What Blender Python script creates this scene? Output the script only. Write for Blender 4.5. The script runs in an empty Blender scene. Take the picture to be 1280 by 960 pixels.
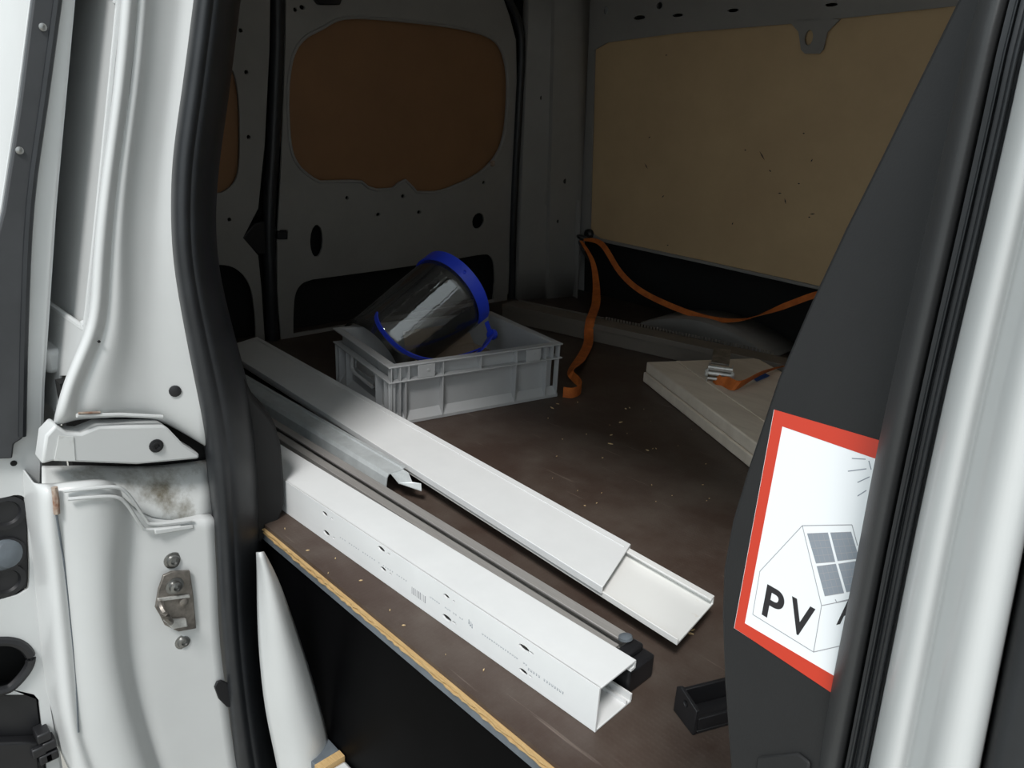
import bpy, bmesh, math, random
from mathutils import Vector, Matrix
random.seed(7)
sc = bpy.context.scene
C = sc.collection
V = Vector
# ------------------------------------------------------------------ camera, sky, sun, exposure
F, YAW, PITCH, ROLL = 948.58, 0.7831, 0.3387, -0.0507
EYE = V((-0.0487, 0.1100, 0.5708))
fw = V((-math.sin(YAW)*math.cos(PITCH), math.cos(YAW)*math.cos(PITCH), -math.sin(PITCH)))
r0 = fw.cross(V((0, 0, 1))).normalized(); d0 = fw.cross(r0)
RT = math.cos(ROLL)*r0 + math.sin(ROLL)*d0
DN = -math.sin(ROLL)*r0 + math.cos(ROLL)*d0
cam = bpy.data.cameras.new('camera'); co = bpy.data.objects.new('camera', cam); C.objects.link(co)
cam.sensor_width = 36; cam.lens = 36*F/1280; cam.clip_start = .02; cam.clip_end = 200
M = Matrix((RT, -DN, -fw)).transposed().to_4x4(); M.translation = EYE
co.matrix_world = M
sc.camera = co
w = bpy.data.worlds.new('sky'); sc.world = w; w.use_nodes = True
w.node_tree.nodes['Background'].inputs[0].default_value = (.86, .955, 1, 1)
w.node_tree.nodes['Background'].inputs[1].default_value = 1.0
sun = bpy.data.lights.new('sun', 'SUN'); sun.energy = 2.7; sun.angle = math.radians(14); sun.color = (1, .985, .965)
so = bpy.data.objects.new('sun', sun); C.objects.link(so)
so.rotation_euler = V((-.31, .5, -.88)).to_track_quat('-Z', 'Y').to_euler(); so.location = (0, -3, 5)
vs = sc.view_settings
vs.view_transform = 'Standard'; vs.look = 'None'; vs.gamma = 1; vs.use_curve_mapping = False; vs.exposure = 0.1

def on(px, py, pt, n):                      # where the sight line of a measured point meets a real plane
    d = RT*((px-640)/F) + DN*((py-480)/F) + fw
    n = V(n); t = (V(pt)-EYE).dot(n)/d.dot(n)
    return EYE + d*t
def onX(px, py, x): return on(px, py, (x, 0, 0), (1, 0, 0))
def onY(px, py, y): return on(px, py, (0, y, 0), (0, 1, 0))
def onZ(px, py, z): return on(px, py, (0, 0, z), (0, 0, 1))

# ------------------------------------------------------------------ materials
MATS = {}
def mat(name, col, rough=.5, metal=0, var=0, vscale=6, bump=0, bscale=200, spec=.5, alpha=None, col2=None, stretch=None, lo=.35, hi=.65, coat=0):
    m = bpy.data.materials.new(name); m.use_nodes = True; nt = m.node_tree
    b = nt.nodes['Principled BSDF']
    b.inputs['Roughness'].default_value = rough; b.inputs['Metallic'].default_value = metal
    b.inputs['Specular IOR Level'].default_value = spec; b.inputs['Coat Weight'].default_value = coat
    c = (*col, 1); b.inputs['Base Color'].default_value = c
    if var or col2 or bump:
        tc = nt.nodes.new('ShaderNodeTexCoord'); mp = nt.nodes.new('ShaderNodeMapping')
        nt.links.new(tc.outputs['Object'], mp.inputs[0])
        if stretch: mp.inputs['Scale'].default_value = stretch
    if var or col2:
        no = nt.nodes.new('ShaderNodeTexNoise'); no.inputs['Scale'].default_value = vscale; no.inputs['Detail'].default_value = 8
        no.inputs['Roughness'].default_value = .65
        nt.links.new(mp.outputs[0], no.inputs['Vector'])
        mr = nt.nodes.new('ShaderNodeMapRange'); mr.inputs[1].default_value = lo; mr.inputs[2].default_value = hi
        nt.links.new(no.outputs[0], mr.inputs[0])
        mx = nt.nodes.new('ShaderNodeMix'); mx.data_type = 'RGBA'
        c2 = (*col2, 1) if col2 else (*[x*(1-var) for x in col], 1)
        mx.inputs[6].default_value = c; mx.inputs[7].default_value = c2
        nt.links.new(mr.outputs[0], mx.inputs[0]); nt.links.new(mx.outputs[2], b.inputs['Base Color'])
    if bump:
        n2 = nt.nodes.new('ShaderNodeTexNoise'); n2.inputs['Scale'].default_value = bscale; n2.inputs['Detail'].default_value = 3
        nt.links.new(mp.outputs[0], n2.inputs['Vector'])
        bp = nt.nodes.new('ShaderNodeBump'); bp.inputs['Strength'].default_value = bump; bp.inputs['Distance'].default_value = .002
        nt.links.new(n2.outputs[0], bp.inputs['Height']); nt.links.new(bp.outputs[0], b.inputs['Normal'])
    MATS[name] = m
    return m
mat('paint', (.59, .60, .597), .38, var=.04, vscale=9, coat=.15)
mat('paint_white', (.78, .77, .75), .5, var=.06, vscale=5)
mat('paint_in_shade', (.29, .28, .265), .45, var=.12, vscale=7)  # same white paint as outside, darkened in colour for the dim interior
mat('paint_dirty', (.62, .63, .62), .5, col2=(.16, .14, .10), vscale=16, lo=.50, hi=.72)
mat('rust', (.20, .09, .05), .9, col2=(.42, .36, .30), vscale=60)
mat('gap_black', (.006, .006, .006), .9)  # near-black that paints in the dark of gaps and pockets
mat('rubber', (.020, .022, .025), .42, var=.3, vscale=20, bump=.05, bscale=300)
mat('trim_grey', (.036, .037, .038), .5, var=.15, vscale=12, bump=.06, bscale=900)
mat('strip', (.05, .052, .056), .5, var=.2, vscale=14)
mat('trim', (.017, .017, .0175), .6, var=.15, vscale=12, bump=.08, bscale=900, spec=.3)
mat('plastic_black', (.014, .014, .016), .45, var=.3, vscale=15)
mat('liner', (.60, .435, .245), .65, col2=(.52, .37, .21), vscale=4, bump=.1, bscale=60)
mat('liner_dark', (.27, .14, .065), .7, col2=(.23, .12, .057), vscale=4)
mat('cavity_black', (.010, .010, .010), .95)  # backing sheets in door and wall hollows, their dark put into the colour
mat('ply_edge', (.58, .40, .19), .7, col2=(.40, .25, .10), vscale=30, stretch=(2, 40, 90))
mat('edge_grey', (.13, .15, .17), .5, var=.3, vscale=30)
mat('black_film', (.0022, .0022, .0026), .5, var=.4, vscale=10, spec=.03)
mat('pvc', (.78, .79, .79), .34, var=.05, vscale=12)
mat('pvc_stained', (.78, .78, .76), .32, col2=(.50, .36, .18), vscale=30, lo=.66, hi=.80)
mat('alu', (.46, .44, .42), .38, .35, var=.15, vscale=20, stretch=(1, 30, 30))
mat('galv', (.66, .70, .71), .33, .25, var=.2, vscale=30)
mat('steel', (.72, .71, .68), .3, .5, var=.35, vscale=60)
mat('screw', (.40, .40, .39), .35, 1, var=.3, vscale=80)
mat('striker', (.34, .31, .28), .45, .8, var=.5, vscale=50)
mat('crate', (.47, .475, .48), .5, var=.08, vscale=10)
mat('blue', (.03, .07, .75), .35)
mat('orange', (.66, .18, .03), .75, col2=(.46, .11, .02), vscale=40, bump=.3, bscale=500)
mat('blue_tag', (.03, .12, .42), .6)
mat('duct', (.19, .165, .14), .55, var=.12, vscale=10)
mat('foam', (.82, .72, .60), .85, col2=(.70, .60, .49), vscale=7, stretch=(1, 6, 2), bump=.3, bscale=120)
mat('card', (.42, .33, .25), .85, var=.15, vscale=10)
mat('red', (.58, .04, .015), .4)
mat('sticker_white', (.86, .88, .90), .4)
mat('print_black', (.015, .013, .016), .5)
mat('print_grey', (.33, .33, .35), .6)
mat('print_pale', (.26, .29, .33), .6)
mat('chip', (.62, .46, .25), .8)
mat('concrete', (.35, .335, .30), .9, var=.2, vscale=3)
# brown anti-slip phenolic plywood
m = mat('floor', (.060, .036, .031), .55)
nt = m.node_tree; b = nt.nodes['Principled BSDF']
tc = nt.nodes.new('ShaderNodeTexCoord')
n1 = nt.nodes.new('ShaderNodeTexNoise'); n1.inputs['Scale'].default_value = 5; n1.inputs['Detail'].default_value = 9; n1.inputs['Roughness'].default_value = .7
nt.links.new(tc.outputs['Object'], n1.inputs['Vector'])
r1 = nt.nodes.new('ShaderNodeValToRGB'); r1.color_ramp.elements[0].position = .42; r1.color_ramp.elements[0].color = (.052, .032, .024, 1)
r1.color_ramp.elements[1].position = .72; r1.color_ramp.elements[1].color = (.10, .08, .066, 1)
nt.links.new(n1.outputs[0], r1.inputs[0])
# scratches: a noise stretched at an angle
mp = nt.nodes.new('ShaderNodeMapping'); mp.inputs['Rotation'].default_value = (0, 0, .9); mp.inputs['Scale'].default_value = (2, 40, 1)
nt.links.new(tc.outputs['Object'], mp.inputs[0])
n3 = nt.nodes.new('ShaderNodeTexNoise'); n3.inputs['Scale'].default_value = 3; n3.inputs['Detail'].default_value = 4
nt.links.new(mp.outputs[0], n3.inputs['Vector'])
r3 = nt.nodes.new('ShaderNodeValToRGB'); r3.color_ramp.elements[0].position = .66; r3.color_ramp.elements[1].position = .74
nt.links.new(n3.outputs[0], r3.inputs[0])
mx = nt.nodes.new('ShaderNodeMix'); mx.data_type = 'RGBA'; mx.inputs[7].default_value = (.21, .165, .14, 1)
sc_m = nt.nodes.new('ShaderNodeMath'); sc_m.operation = 'MULTIPLY'; sc_m.inputs[1].default_value = .55
nt.links.new(r3.outputs[0], sc_m.inputs[0])
nt.links.new(sc_m.outputs[0], mx.inputs[0]); nt.links.new(r1.outputs[0], mx.inputs[6]); nt.links.new(mx.outputs[2], b.inputs['Base Color'])
br = nt.nodes.new('ShaderNodeTexBrick'); br.inputs['Scale'].default_value = 1; br.offset = 0
br.inputs['Brick Width'].default_value = .006; br.inputs['Row Height'].default_value = .006; br.inputs['Mortar Size'].default_value = .0012
nt.links.new(tc.outputs['Object'], br.inputs['Vector'])
bp = nt.nodes.new('ShaderNodeBump'); bp.inputs['Strength'].default_value = .35; bp.inputs['Distance'].default_value = .001
nt.links.new(br.outputs['Fac'], bp.inputs['Height']); nt.links.new(bp.outputs[0], b.inputs['Normal'])
# clear visor: thin plastic sheet
m = bpy.data.materials.new('visor'); m.use_nodes = True; nt = m.node_tree; nt.nodes.clear()
out = nt.nodes.new('ShaderNodeOutputMaterial'); tr = nt.nodes.new('ShaderNodeBsdfTransparent'); tr.inputs[0].default_value = (.93, .93, .92, 1)
gl = nt.nodes.new('ShaderNodeBsdfGlossy'); gl.inputs['Roughness'].default_value = .03
fr = nt.nodes.new('ShaderNodeFresnel'); fr.inputs[0].default_value = 1.95
tcv = nt.nodes.new('ShaderNodeTexCoord'); nv = nt.nodes.new('ShaderNodeTexNoise'); nv.inputs['Scale'].default_value = 40
nt.links.new(tcv.outputs['Object'], nv.inputs['Vector'])
bv = nt.nodes.new('ShaderNodeBump'); bv.inputs['Strength'].default_value = .16; bv.inputs['Distance'].default_value = .003
nt.links.new(nv.outputs[0], bv.inputs['Height']); nt.links.new(bv.outputs[0], gl.inputs['Normal'])
ms = nt.nodes.new('ShaderNodeMixShader'); nt.links.new(fr.outputs[0], ms.inputs[0]); nt.links.new(tr.outputs[0], ms.inputs[1]); nt.links.new(gl.outputs[0], ms.inputs[2])
df = nt.nodes.new('ShaderNodeBsdfDiffuse'); df.inputs[0].default_value = (.8, .8, .78, 1)
ms2 = nt.nodes.new('ShaderNodeMixShader'); ms2.inputs[0].default_value = .03
nt.links.new(ms.outputs[0], ms2.inputs[1]); nt.links.new(df.outputs[0], ms2.inputs[2]); nt.links.new(ms2.outputs[0], out.inputs[0]); MATS['visor'] = m

# ------------------------------------------------------------------ helpers
ORG = {}
def tag(o, label=None, cat=None, group=None, kind=None):
    if label: o['label'] = label
    if cat: o['category'] = cat
    if group: o['group'] = group
    if kind: o['kind'] = kind
    return o
def empty(name, loc):
    o = bpy.data.objects.new(name, None); o.empty_display_size = .05; C.objects.link(o); o.location = loc; ORG[o] = V(loc); return o
def smoothline(pts, n=6, closed=False):
    """Catmull-Rom through the points"""
    P = [V(p) for p in pts]; out = []; N = len(P)
    for i in range(N if closed else N-1):
        a, b_, c, d = (P[(i-1) % N], P[i], P[(i+1) % N], P[(i+2) % N]) if closed else (P[max(i-1, 0)], P[i], P[i+1], P[min(i+2, N-1)])
        for k in range(n):
            t = k/n
            out.append(.5*((2*b_)+(c-a)*t+(2*a-5*b_+4*c-d)*t*t+(3*b_-a-3*c+d)*t**3))
    if not closed: out.append(P[-1])
    return out
class MB:
    def __init__(s): s.v = []; s.f = []
    def add(s, vs, fs):
        o = len(s.v); s.v += [V(x) for x in vs]; s.f += [[o+i for i in f] for f in fs]; return s
    def box(s, lo, hi, fr=None):
        x0, y0, z0 = lo; x1, y1, z1 = hi
        vs = [V((x, y, z)) for x in (x0, x1) for y in (y0, y1) for z in (z0, z1)]
        if fr: vs = [fr @ q for q in vs]
        return s.add(vs, [(0, 1, 3, 2), (4, 6, 7, 5), (0, 4, 5, 1), (2, 3, 7, 6), (0, 2, 6, 4), (1, 5, 7, 3)])
    def prism(s, poly, vec):
        n = len(poly); vec = V(vec); P = [V(p) for p in poly]
        return s.add(P+[p+vec for p in P], [list(range(n))[::-1], list(range(n, 2*n))]+[(i, (i+1) % n, n+(i+1) % n, n+i) for i in range(n)])
    def tube(s, path, r, k=8, rfun=None, up=V((0, 0, 1)), flat=1.0):
        P = [V(p) for p in path]; rings = []
        for i, q in enumerate(P):
            t = (P[min(i+1, len(P)-1)]-P[max(i-1, 0)]).normalized()
            a = t.cross(up)
            if a.length < 1e-3: a = t.cross(V((1, 0, 0)))
            a.normalize(); b_ = a.cross(t).normalized()
            rr = rfun(i/(len(P)-1)) if rfun else r
            rings.append([q+a*rr*math.cos(2*math.pi*j/k)+b_*rr*flat*math.sin(2*math.pi*j/k) for j in range(k)])
        vs = [x for rg in rings for x in rg]
        fs = [(i*k+j, i*k+(j+1) % k, (i+1)*k+(j+1) % k, (i+1)*k+j) for i in range(len(P)-1) for j in range(k)]
        fs += [list(range(k))[::-1], [(len(P)-1)*k+j for j in range(k)]]
        return s.add(vs, fs)
    def ring(s, path, r, k=8, flat=1.0, up=V((0, 0, 1))):
        P = [V(p) for p in path]; n = len(P); vs = []
        for i, q in enumerate(P):
            t = (P[(i+1) % n]-P[i-1]).normalized(); a = t.cross(up); a.normalize(); b_ = a.cross(t)
            vs += [q+a*r*math.cos(2*math.pi*j/k)+b_*r*flat*math.sin(2*math.pi*j/k) for j in range(k)]
        return s.add(vs, [(i*k+j, i*k+(j+1) % k, ((i+1) % n)*k+(j+1) % k, ((i+1) % n)*k+j) for i in range(n) for j in range(k)])
    def lathe(s, c, axis, prof, k=20):
        axis = V(axis).normalized(); a = axis.cross(V((.3, .5, .8))).normalized(); b_ = axis.cross(a); c = V(c)
        vs = []
        for (r, h) in prof: vs += [c+axis*h+(a*math.cos(2*math.pi*j/k)+b_*math.sin(2*math.pi*j/k))*r for j in range(k)]
        n = len(prof)
        return s.add(vs, [(i*k+j, i*k+(j+1) % k, (i+1)*k+(j+1) % k, (i+1)*k+j) for i in range(n-1) for j in range(k)]+[list(range(k))[::-1], [(n-1)*k+j for j in range(k)]])
    def ribbon(s, pts, wid, th=.0016):
        """solid strap: pts centre line, wid list of half-width vectors"""
        P = [V(p) for p in pts]; n = len(P); vs = []
        for i, q in enumerate(P):
            t = (P[min(i+1, n-1)]-P[max(i-1, 0)]).normalized(); h = V(wid[i]); nn = t.cross(h).normalized()*th/2
            vs += [q-h-nn, q+h-nn, q+h+nn, q-h+nn]
        fs = [(i*4+j, i*4+(j+1) % 4, i*4+4+(j+1) % 4, i*4+4+j) for i in range(n-1) for j in range(4)]
        return s.add(vs, fs+[(3, 2, 1, 0), tuple((n-1)*4+j for j in range(4))])
    def grid(s, rows):
        n = len(rows[0])
        return s.add([q for r in rows for q in r], [(i*n+j, i*n+j+1, (i+1)*n+j+1, (i+1)*n+j) for i in range(len(rows)-1) for j in range(n-1)])
    def build(s, name, m, parent=None, loc=None, bevel=0, smooth=False, solid=0, sub=0, label=None, off=-1):
        me = bpy.data.meshes.new(name)
        if parent is None:
            if loc is None:
                loc = V((sum(q.x for q in s.v)/len(s.v), sum(q.y for q in s.v)/len(s.v), min(q.z for q in s.v)))
            o_ = V(loc)
        else: o_ = ORG[parent]
        me.from_pydata([q-o_ for q in s.v], [], s.f); me.materials.append(MATS[m])
        bm = bmesh.new(); bm.from_mesh(me)
        if not solid: bmesh.ops.recalc_face_normals(bm, faces=bm.faces)
        bm.to_mesh(me); bm.free()
        ob = bpy.data.objects.new(name, me); C.objects.link(ob); ORG[ob] = o_
        if parent is None: ob.location = o_
        else: ob.parent = parent
        if sub:
            q = ob.modifiers.new('sub', 'SUBSURF'); q.levels = sub; q.render_levels = sub; q.boundary_smooth = 'PRESERVE_CORNERS'
        if solid:
            q = ob.modifiers.new('thick', 'SOLIDIFY'); q.thickness = solid; q.offset = off
        if bevel:
            q = ob.modifiers.new('bev', 'BEVEL'); q.width = bevel; q.segments = 2; q.limit_method = 'ANGLE'; q.angle_limit = math.radians(40)
        if smooth or sub or bevel:
            for p in me.polygons: p.use_smooth = True
            if not sub:
                try: me.set_sharp_from_angle(angle=math.radians(38))
                except Exception: pass
        if label: ob['label'] = label
        return ob
def plate_mb(outline, holes, thick, o, ax, ay):
    """flat plate with real openings; outline and holes are world points on the plane (o, ax, ay); grows to +ax x ay by thick/2 each way"""
    o = V(o); ax = V(ax).normalized(); ay = V(ay).normalized(); az = ax.cross(ay)
    cu = bpy.data.curves.new('tmp', 'CURVE'); cu.dimensions = '2D'; cu.fill_mode = 'BOTH'; cu.extrude = thick/2
    for lp in [outline]+list(holes):
        sp = cu.splines.new('POLY'); sp.points.add(len(lp)-1); sp.use_cyclic_u = True
        for i, q in enumerate(lp):
            d = V(q)-o; sp.points[i].co = (d.dot(ax), d.dot(ay), 0, 1)
    ob = bpy.data.objects.new('tmp', cu); C.objects.link(ob)
    dg = bpy.context.evaluated_depsgraph_get()
    me = bpy.data.meshes.new_from_object(ob.evaluated_get(dg))
    bm = bmesh.new(); bm.from_mesh(me); bmesh.ops.remove_doubles(bm, verts=bm.verts, dist=1e-6); bm.verts.index_update()
    mb = MB(); mb.add([o+ax*q.co.x+ay*q.co.y+az*q.co.z for q in bm.verts], [[q.index for q in f.verts] for f in bm.faces])
    bm.free(); bpy.data.objects.remove(ob); bpy.data.curves.remove(cu); bpy.data.meshes.remove(me)
    return mb
def circ(c, ax, ay, rx, ry=None, n=16):
    ry = ry or rx; ax = V(ax).normalized(); ay = V(ay).normalized()
    return [V(c)+ax*rx*math.cos(2*math.pi*i/n)+ay*ry*math.sin(2*math.pi*i/n) for i in range(n)]
def frame(o, ex, ey, ez=(0, 0, 1)):
    m_ = Matrix((V(ex), V(ey), V(ez))).transposed().to_4x4(); m_.translation = V(o); return m_
def up(top, ref, z, dy=0):
    """carry an edge on from ref through top to height z"""
    t = (z-top.z)/max(top.z-ref.z, 1e-4); q = top+(top-ref)*t; return V((q.x, q.y+dy, z))
def crown(rows, z, dy=0, i=1):
    return [[up(a_, b_, z, dy) for a_, b_ in zip(rows[0], rows[i])]]+rows
def lerp(tab, y):
    for (a, va), (b_, vb) in zip(tab, tab[1:]):
        if y <= b_ or (b_, vb) == tab[-1]: return va+(vb-va)*(y-a)/(b_-a)

# ------------------------------------------------------------------ ground outside
g = MB().box((-14, -14, -.96), (14, 14, -.92)).build('ground', 'concrete', loc=(0, 0, -.96))
tag(g, 'grey concrete yard the van stands on', 'ground', kind='structure')

# ------------------------------------------------------------------ cargo floor
YE = .545
fl = MB().box((-1.92, YE, -.006), (.03, 2.18, 0)).build('floor', 'floor', loc=(-.9, 1.2, -.006))
tag(fl, 'dark brown scuffed film-faced plywood load floor', 'floor', kind='structure')
# ragged plywood edge: plies as separate layers
def ragged(z0, z1, yb, amp, seed):
    rd = random.Random(seed); n = 170; mb = MB(); top = []
    xs = [-1.1+1.13*i/n for i in range(n+1)]
    ys = [yb-amp*rd.random()**2 for _ in xs]
    vs = []
    for x, y in zip(xs, ys): vs += [(x, y, z0), (x, y, z1), (x, .60, z1), (x, .60, z0)]
    fs = [(i*4+j, i*4+(j+1) % 4, i*4+4+(j+1) % 4, i*4+4+j) for i in range(n) for j in range(4)]
    return mb.add(vs, fs+[(3, 2, 1, 0), tuple(n*4+j for j in range(4))])
for i, (z0, z1, yb, am) in enumerate([(-.0085, -.0062, YE-.003, .0025), (-.0110, -.0086, YE-.001, .002), (-.0135, -.0111, YE-.003, .002)]):
    ragged(z0, z1, yb, am, i).build('plywood_ply', 'ply_edge', fl, label='pale yellow splintered ply of the board edge')
MB().box((-1.1, YE-.0015, -.026), (.03, .60, -.0137)).build('edge_strip', 'edge_grey', fl, label='grey strip under the plywood edge')
st = MB().box((-1.5, YE+.008, -.62), (.03, YE+.026, -.0265)).build('baseboard_left', 'black_film', bevel=.001)
tag(st, 'black smooth panel below the load floor edge', 'panel', kind='structure')
# a lower step board in the door well
ls = MB().box((-.838, .512, -.305), (-.797, YE+.0065, -.290)).build('floor_step', 'edge_grey', bevel=.001)
tag(ls, 'low grey step board in the door well beneath the black panel', 'floor', kind='structure')
MB().box((-.7968, .512, -.305), (-.783, YE+.0065, -.2895)).build('step_edging', 'ply_edge', ls)
MB().box((-.7825, .512, -.335), (-.30, YE+.0065, -.296)).build('sill', 'paint', ls, bevel=.004)

# ------------------------------------------------------------------ far side wall
FN = V((0, 1, .10)).normalized(); FP = V((0, 2.06, 0)); FX = V((1, 0, 0)); FZ = FN.cross(FX)*-1
if FZ.z < 0: FZ = -FZ
def fw_(px, py, dy=0): return on(px, py, FP-V((0, dy, 0)), FN)
def fwp(x, z, dy=0): return V((x, 2.06-.10*z-dy, z))
outer = [fwp(-1.78, -.05), fwp(.03, -.05), fwp(.03, 1.0), fwp(-1.78, 1.0)]
panel_top = [fw_(*q) for q in [(744, 62), (760, 53), (850, 41), (985, 30), (1080, 20), (1190, 8)]]
panel_bot = [fw_(*q) for q in [(1020, 357), (880, 326), (750, 298), (738, 290)]]
xr = -.06
p_tr = V((xr, 0, 0)); zt = panel_top[-1].z; zb = panel_bot[0].z
hole = panel_top+[fwp(xr, zt), fwp(xr, zb)]+panel_bot
low = [fwp(-1.69, zb-.004), fwp(xr, zb-.018), fwp(xr, -.02), fwp(-1.69, -.02)]
low = [fw_(727, 299.5), fw_(745, 300.5), fw_(880, 329.5), fw_(1020, 361), fwp(xr, zb-.008), fwp(xr, -.02), fwp(-1.70, -.02)]
def pxhole(px, py, rx, ry, pf, ax, ay, n=14):
    c_ = pf(px, py); s_ = (c_-EYE).length/F*1.15
    return circ(c_, ax, ay, rx*s_, ry*s_, n)
holes_top = [pxhole(x, y, rx, ry, fw_, FX, FZ) for x, y, rx, ry in [(758, 13, 3, 3.5), (825, 7, 3.5, 3), (735, 12, 2.5, 3)]]
slots = [pxhole(x, y, rx, ry, fw_, FX, FZ) for x, y, rx, ry in [(800, 22, 7, 2), (917, 13, 6, 1.6), (1040, 6, 6, 1.5), (848, 19, 6, 1.5)]]
wr = plate_mb(outer, [hole, low]+holes_top+slots, .006, FP, FX, FZ).build('wall_right', 'paint_in_shade', loc=(-.9, 2.06, 0))
tag(wr, 'white painted far side wall of the load space', 'wall', kind='structure')
pb = [q+FN*.010 for q in hole]
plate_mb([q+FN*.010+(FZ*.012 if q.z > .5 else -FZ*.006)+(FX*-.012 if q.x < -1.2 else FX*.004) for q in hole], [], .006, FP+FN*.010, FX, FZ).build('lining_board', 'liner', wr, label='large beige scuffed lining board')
plate_mb([fwp(-1.75, -.05, -.10), fwp(.02, -.05, -.10), fwp(.02, .23, -.10), fwp(-1.75, .23, -.10)], [], .006, FP+FN*.10, FX, FZ).build('lower_cavity', 'cavity_black', wr, label='black backing sheet in the cavity below the lining board')
MB().box((-1.92, 2.16, -.1), (.03, 2.18, .995)).build('outer_skin', 'paint', wr)
# lip under the board
lp = [fw_(738, 293, .003), fw_(750, 300, .003), fw_(880, 328.5, .003), fw_(1020, 360, .003), fwp(xr, zb-.006, .003)]
MB().tube(lp, .0016, 8).build('panel_lip', 'paint_in_shade', wr, smooth=True)
# tab with a slotted hole hanging over the board
tabo = [fw_(*q) for q in [(988, 26), (1000, 40), (1003, 62), (1008, 67), (1026, 67), (1031, 62), (1036, 40), (1052, 24)]]
tabo = [q-FN*.006 for q in tabo]
plate_mb(tabo, [[q-FN*.006 for q in pxhole(1013, 47, 4, 6.5, fw_, FX, FZ)]], .004, FP-FN*.006, FX, FZ).build('tie_bracket', 'paint_in_shade', wr, label='pale bracket tab with a dark slot')
# dents and scuffs in the board
rd = random.Random(3)
for (x, y, l, a) in [(810, 172, 4, .5), (806, 208, 9, -.9), (827, 246, 5, .8), (930, 188, 3, 0), (951, 195, 13, -.9), (961, 214, 4, -.6), (1003, 167, 3, 0), (1013, 201, 4, 1.2), (973, 242, 5, .2), (980, 252, 7, -1.2), (997, 230, 3, 0), (1014, 268, 7, .2), (914, 280, 4, 1.3), (831, 69, 3, 0), (833, 307, 3, .2), (1010, 272, 3, .1)]:
    c_ = fw_(x, y)+FN*.0065; L = l*.0011; d = FX*math.cos(a)+FZ*math.sin(a); nn = FX*-math.sin(a)+FZ*math.cos(a); t_ = .0016
    MB().prism([c_-d*L, c_+nn*t_, c_+d*L, c_-nn*t_], FN*.0015).build('scuff_mark', 'plastic_black', wr)
# wheel arch crown rising above the floor
R_ = .48; xc = -1.14; rows = []
for i in range(25):
    a = math.radians(-27+54*i/24); x = xc+R_*math.sin(a); z = .062-R_*(1-math.cos(a))
    z = max(z-.010, -.003)
    rows.append([V((x, 1.955, -.004)), V((x, 1.962, z-.004)), V((x, 1.972, z)), V((x, 2.10, z+.003))])
MB().grid(rows).build('wheel_arch', 'paint_in_shade', wr, smooth=True, solid=.003, label='white crown of the wheel arch, greyed in colour for shade')

# ------------------------------------------------------------------ rear: doors and corner post
RN = V((1, 0, -.08)).normalized(); RP = V((-1.80, 0, 0)); RY = V((0, 1, 0)); RZ = RN.cross(RY)
if RZ.z < 0: RZ = -RZ
def rw(px, py, dx=0): return on(px, py, RP+V((dx, 0, 0)), RN)
def rwp(y, z, dx=0): return V((-1.80+.08*z+dx, y, z))
def rear_plate(name, outl, holes, th, dx, m_, parent=None, **k):
    return plate_mb(outl, holes, th, RP+V((dx, 0, 0)), RY, RZ).build(name, m_, parent, **k)
o1 = [rw(357, -20), rw(356, 60), rw(351, 200), rw(346, 300), rw(346, 360), rwp(rw(346, 360).y+.01, -.03), rwp(rw(638, 330).y, -.03), rw(637, 330), rw(640, 200), rw(645, 100), rw(644, 50), rw(636, 20), rw(622, -20)]
win = smoothline([rw(*q) for q in [(404, 36), (430, 24), (480, 25), (560, 34), (605, 45), (625, 62), (633, 100), (630, 160), (620, 192), (600, 214), (575, 228), (548, 238), (520, 239)]], 5)
win += [rw(*q) for q in [(514, 232), (506, 224), (498, 228), (490, 235), (470, 236), (460, 233), (452, 226), (440, 225), (400, 226)]]
win += smoothline([rw(*q) for q in [(392, 222), (374, 206), (364, 180), (361, 120), (366, 75), (380, 50), (404, 36)]], 5)[:-1]
rec = smoothline([rw(*q) for q in [(366, 400), (368, 370), (376, 355), (390, 349)]], 5)+smoothline([rw(*q) for q in [(480, 337), (560, 325), (602, 318), (613, 321), (617, 332), (618, 350)]], 5)
rec += [rwp(rec[-1].y, .01), rwp(rec[0].y, .01)]
ph = [pxhole(x, y, rx, ry, rw, RY, RZ) for x, y, rx, ry in [(395, 301, 7.5, 17), (597, 276, 8.5, 8.5), (433, 247, 2, 2), (503, 245, 2.5, 2), (472, 268, 2.5, 2), (523, 265, 2.5, 2), (368, 12, 2, 2), (377, 9, 3, 2), (604, 228, 2.2, 2)]]
tabhole = [rw(*q) for q in [(349, 287), (359, 287), (359, 299), (349, 299)]]
d1 = rear_plate('door_1', o1, [win, rec]+ph+[tabhole], .006, 0, 'paint_in_shade', loc=(-1.80, 1.4, 0), bevel=.0012)
tag(d1, 'wider rear door with a brown oval board, seen from inside', 'door', kind='structure')
def grow(pts, k):
    c_ = sum(pts, V())/len(pts); return [c_+(q-c_)*k for q in pts]
rear_plate('door_board', [q+V((-.014, 0, 0)) for q in grow(win, 1.06)], [], .006, -.014, 'liner_dark', d1, label='brown board closing the window opening')
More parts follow.
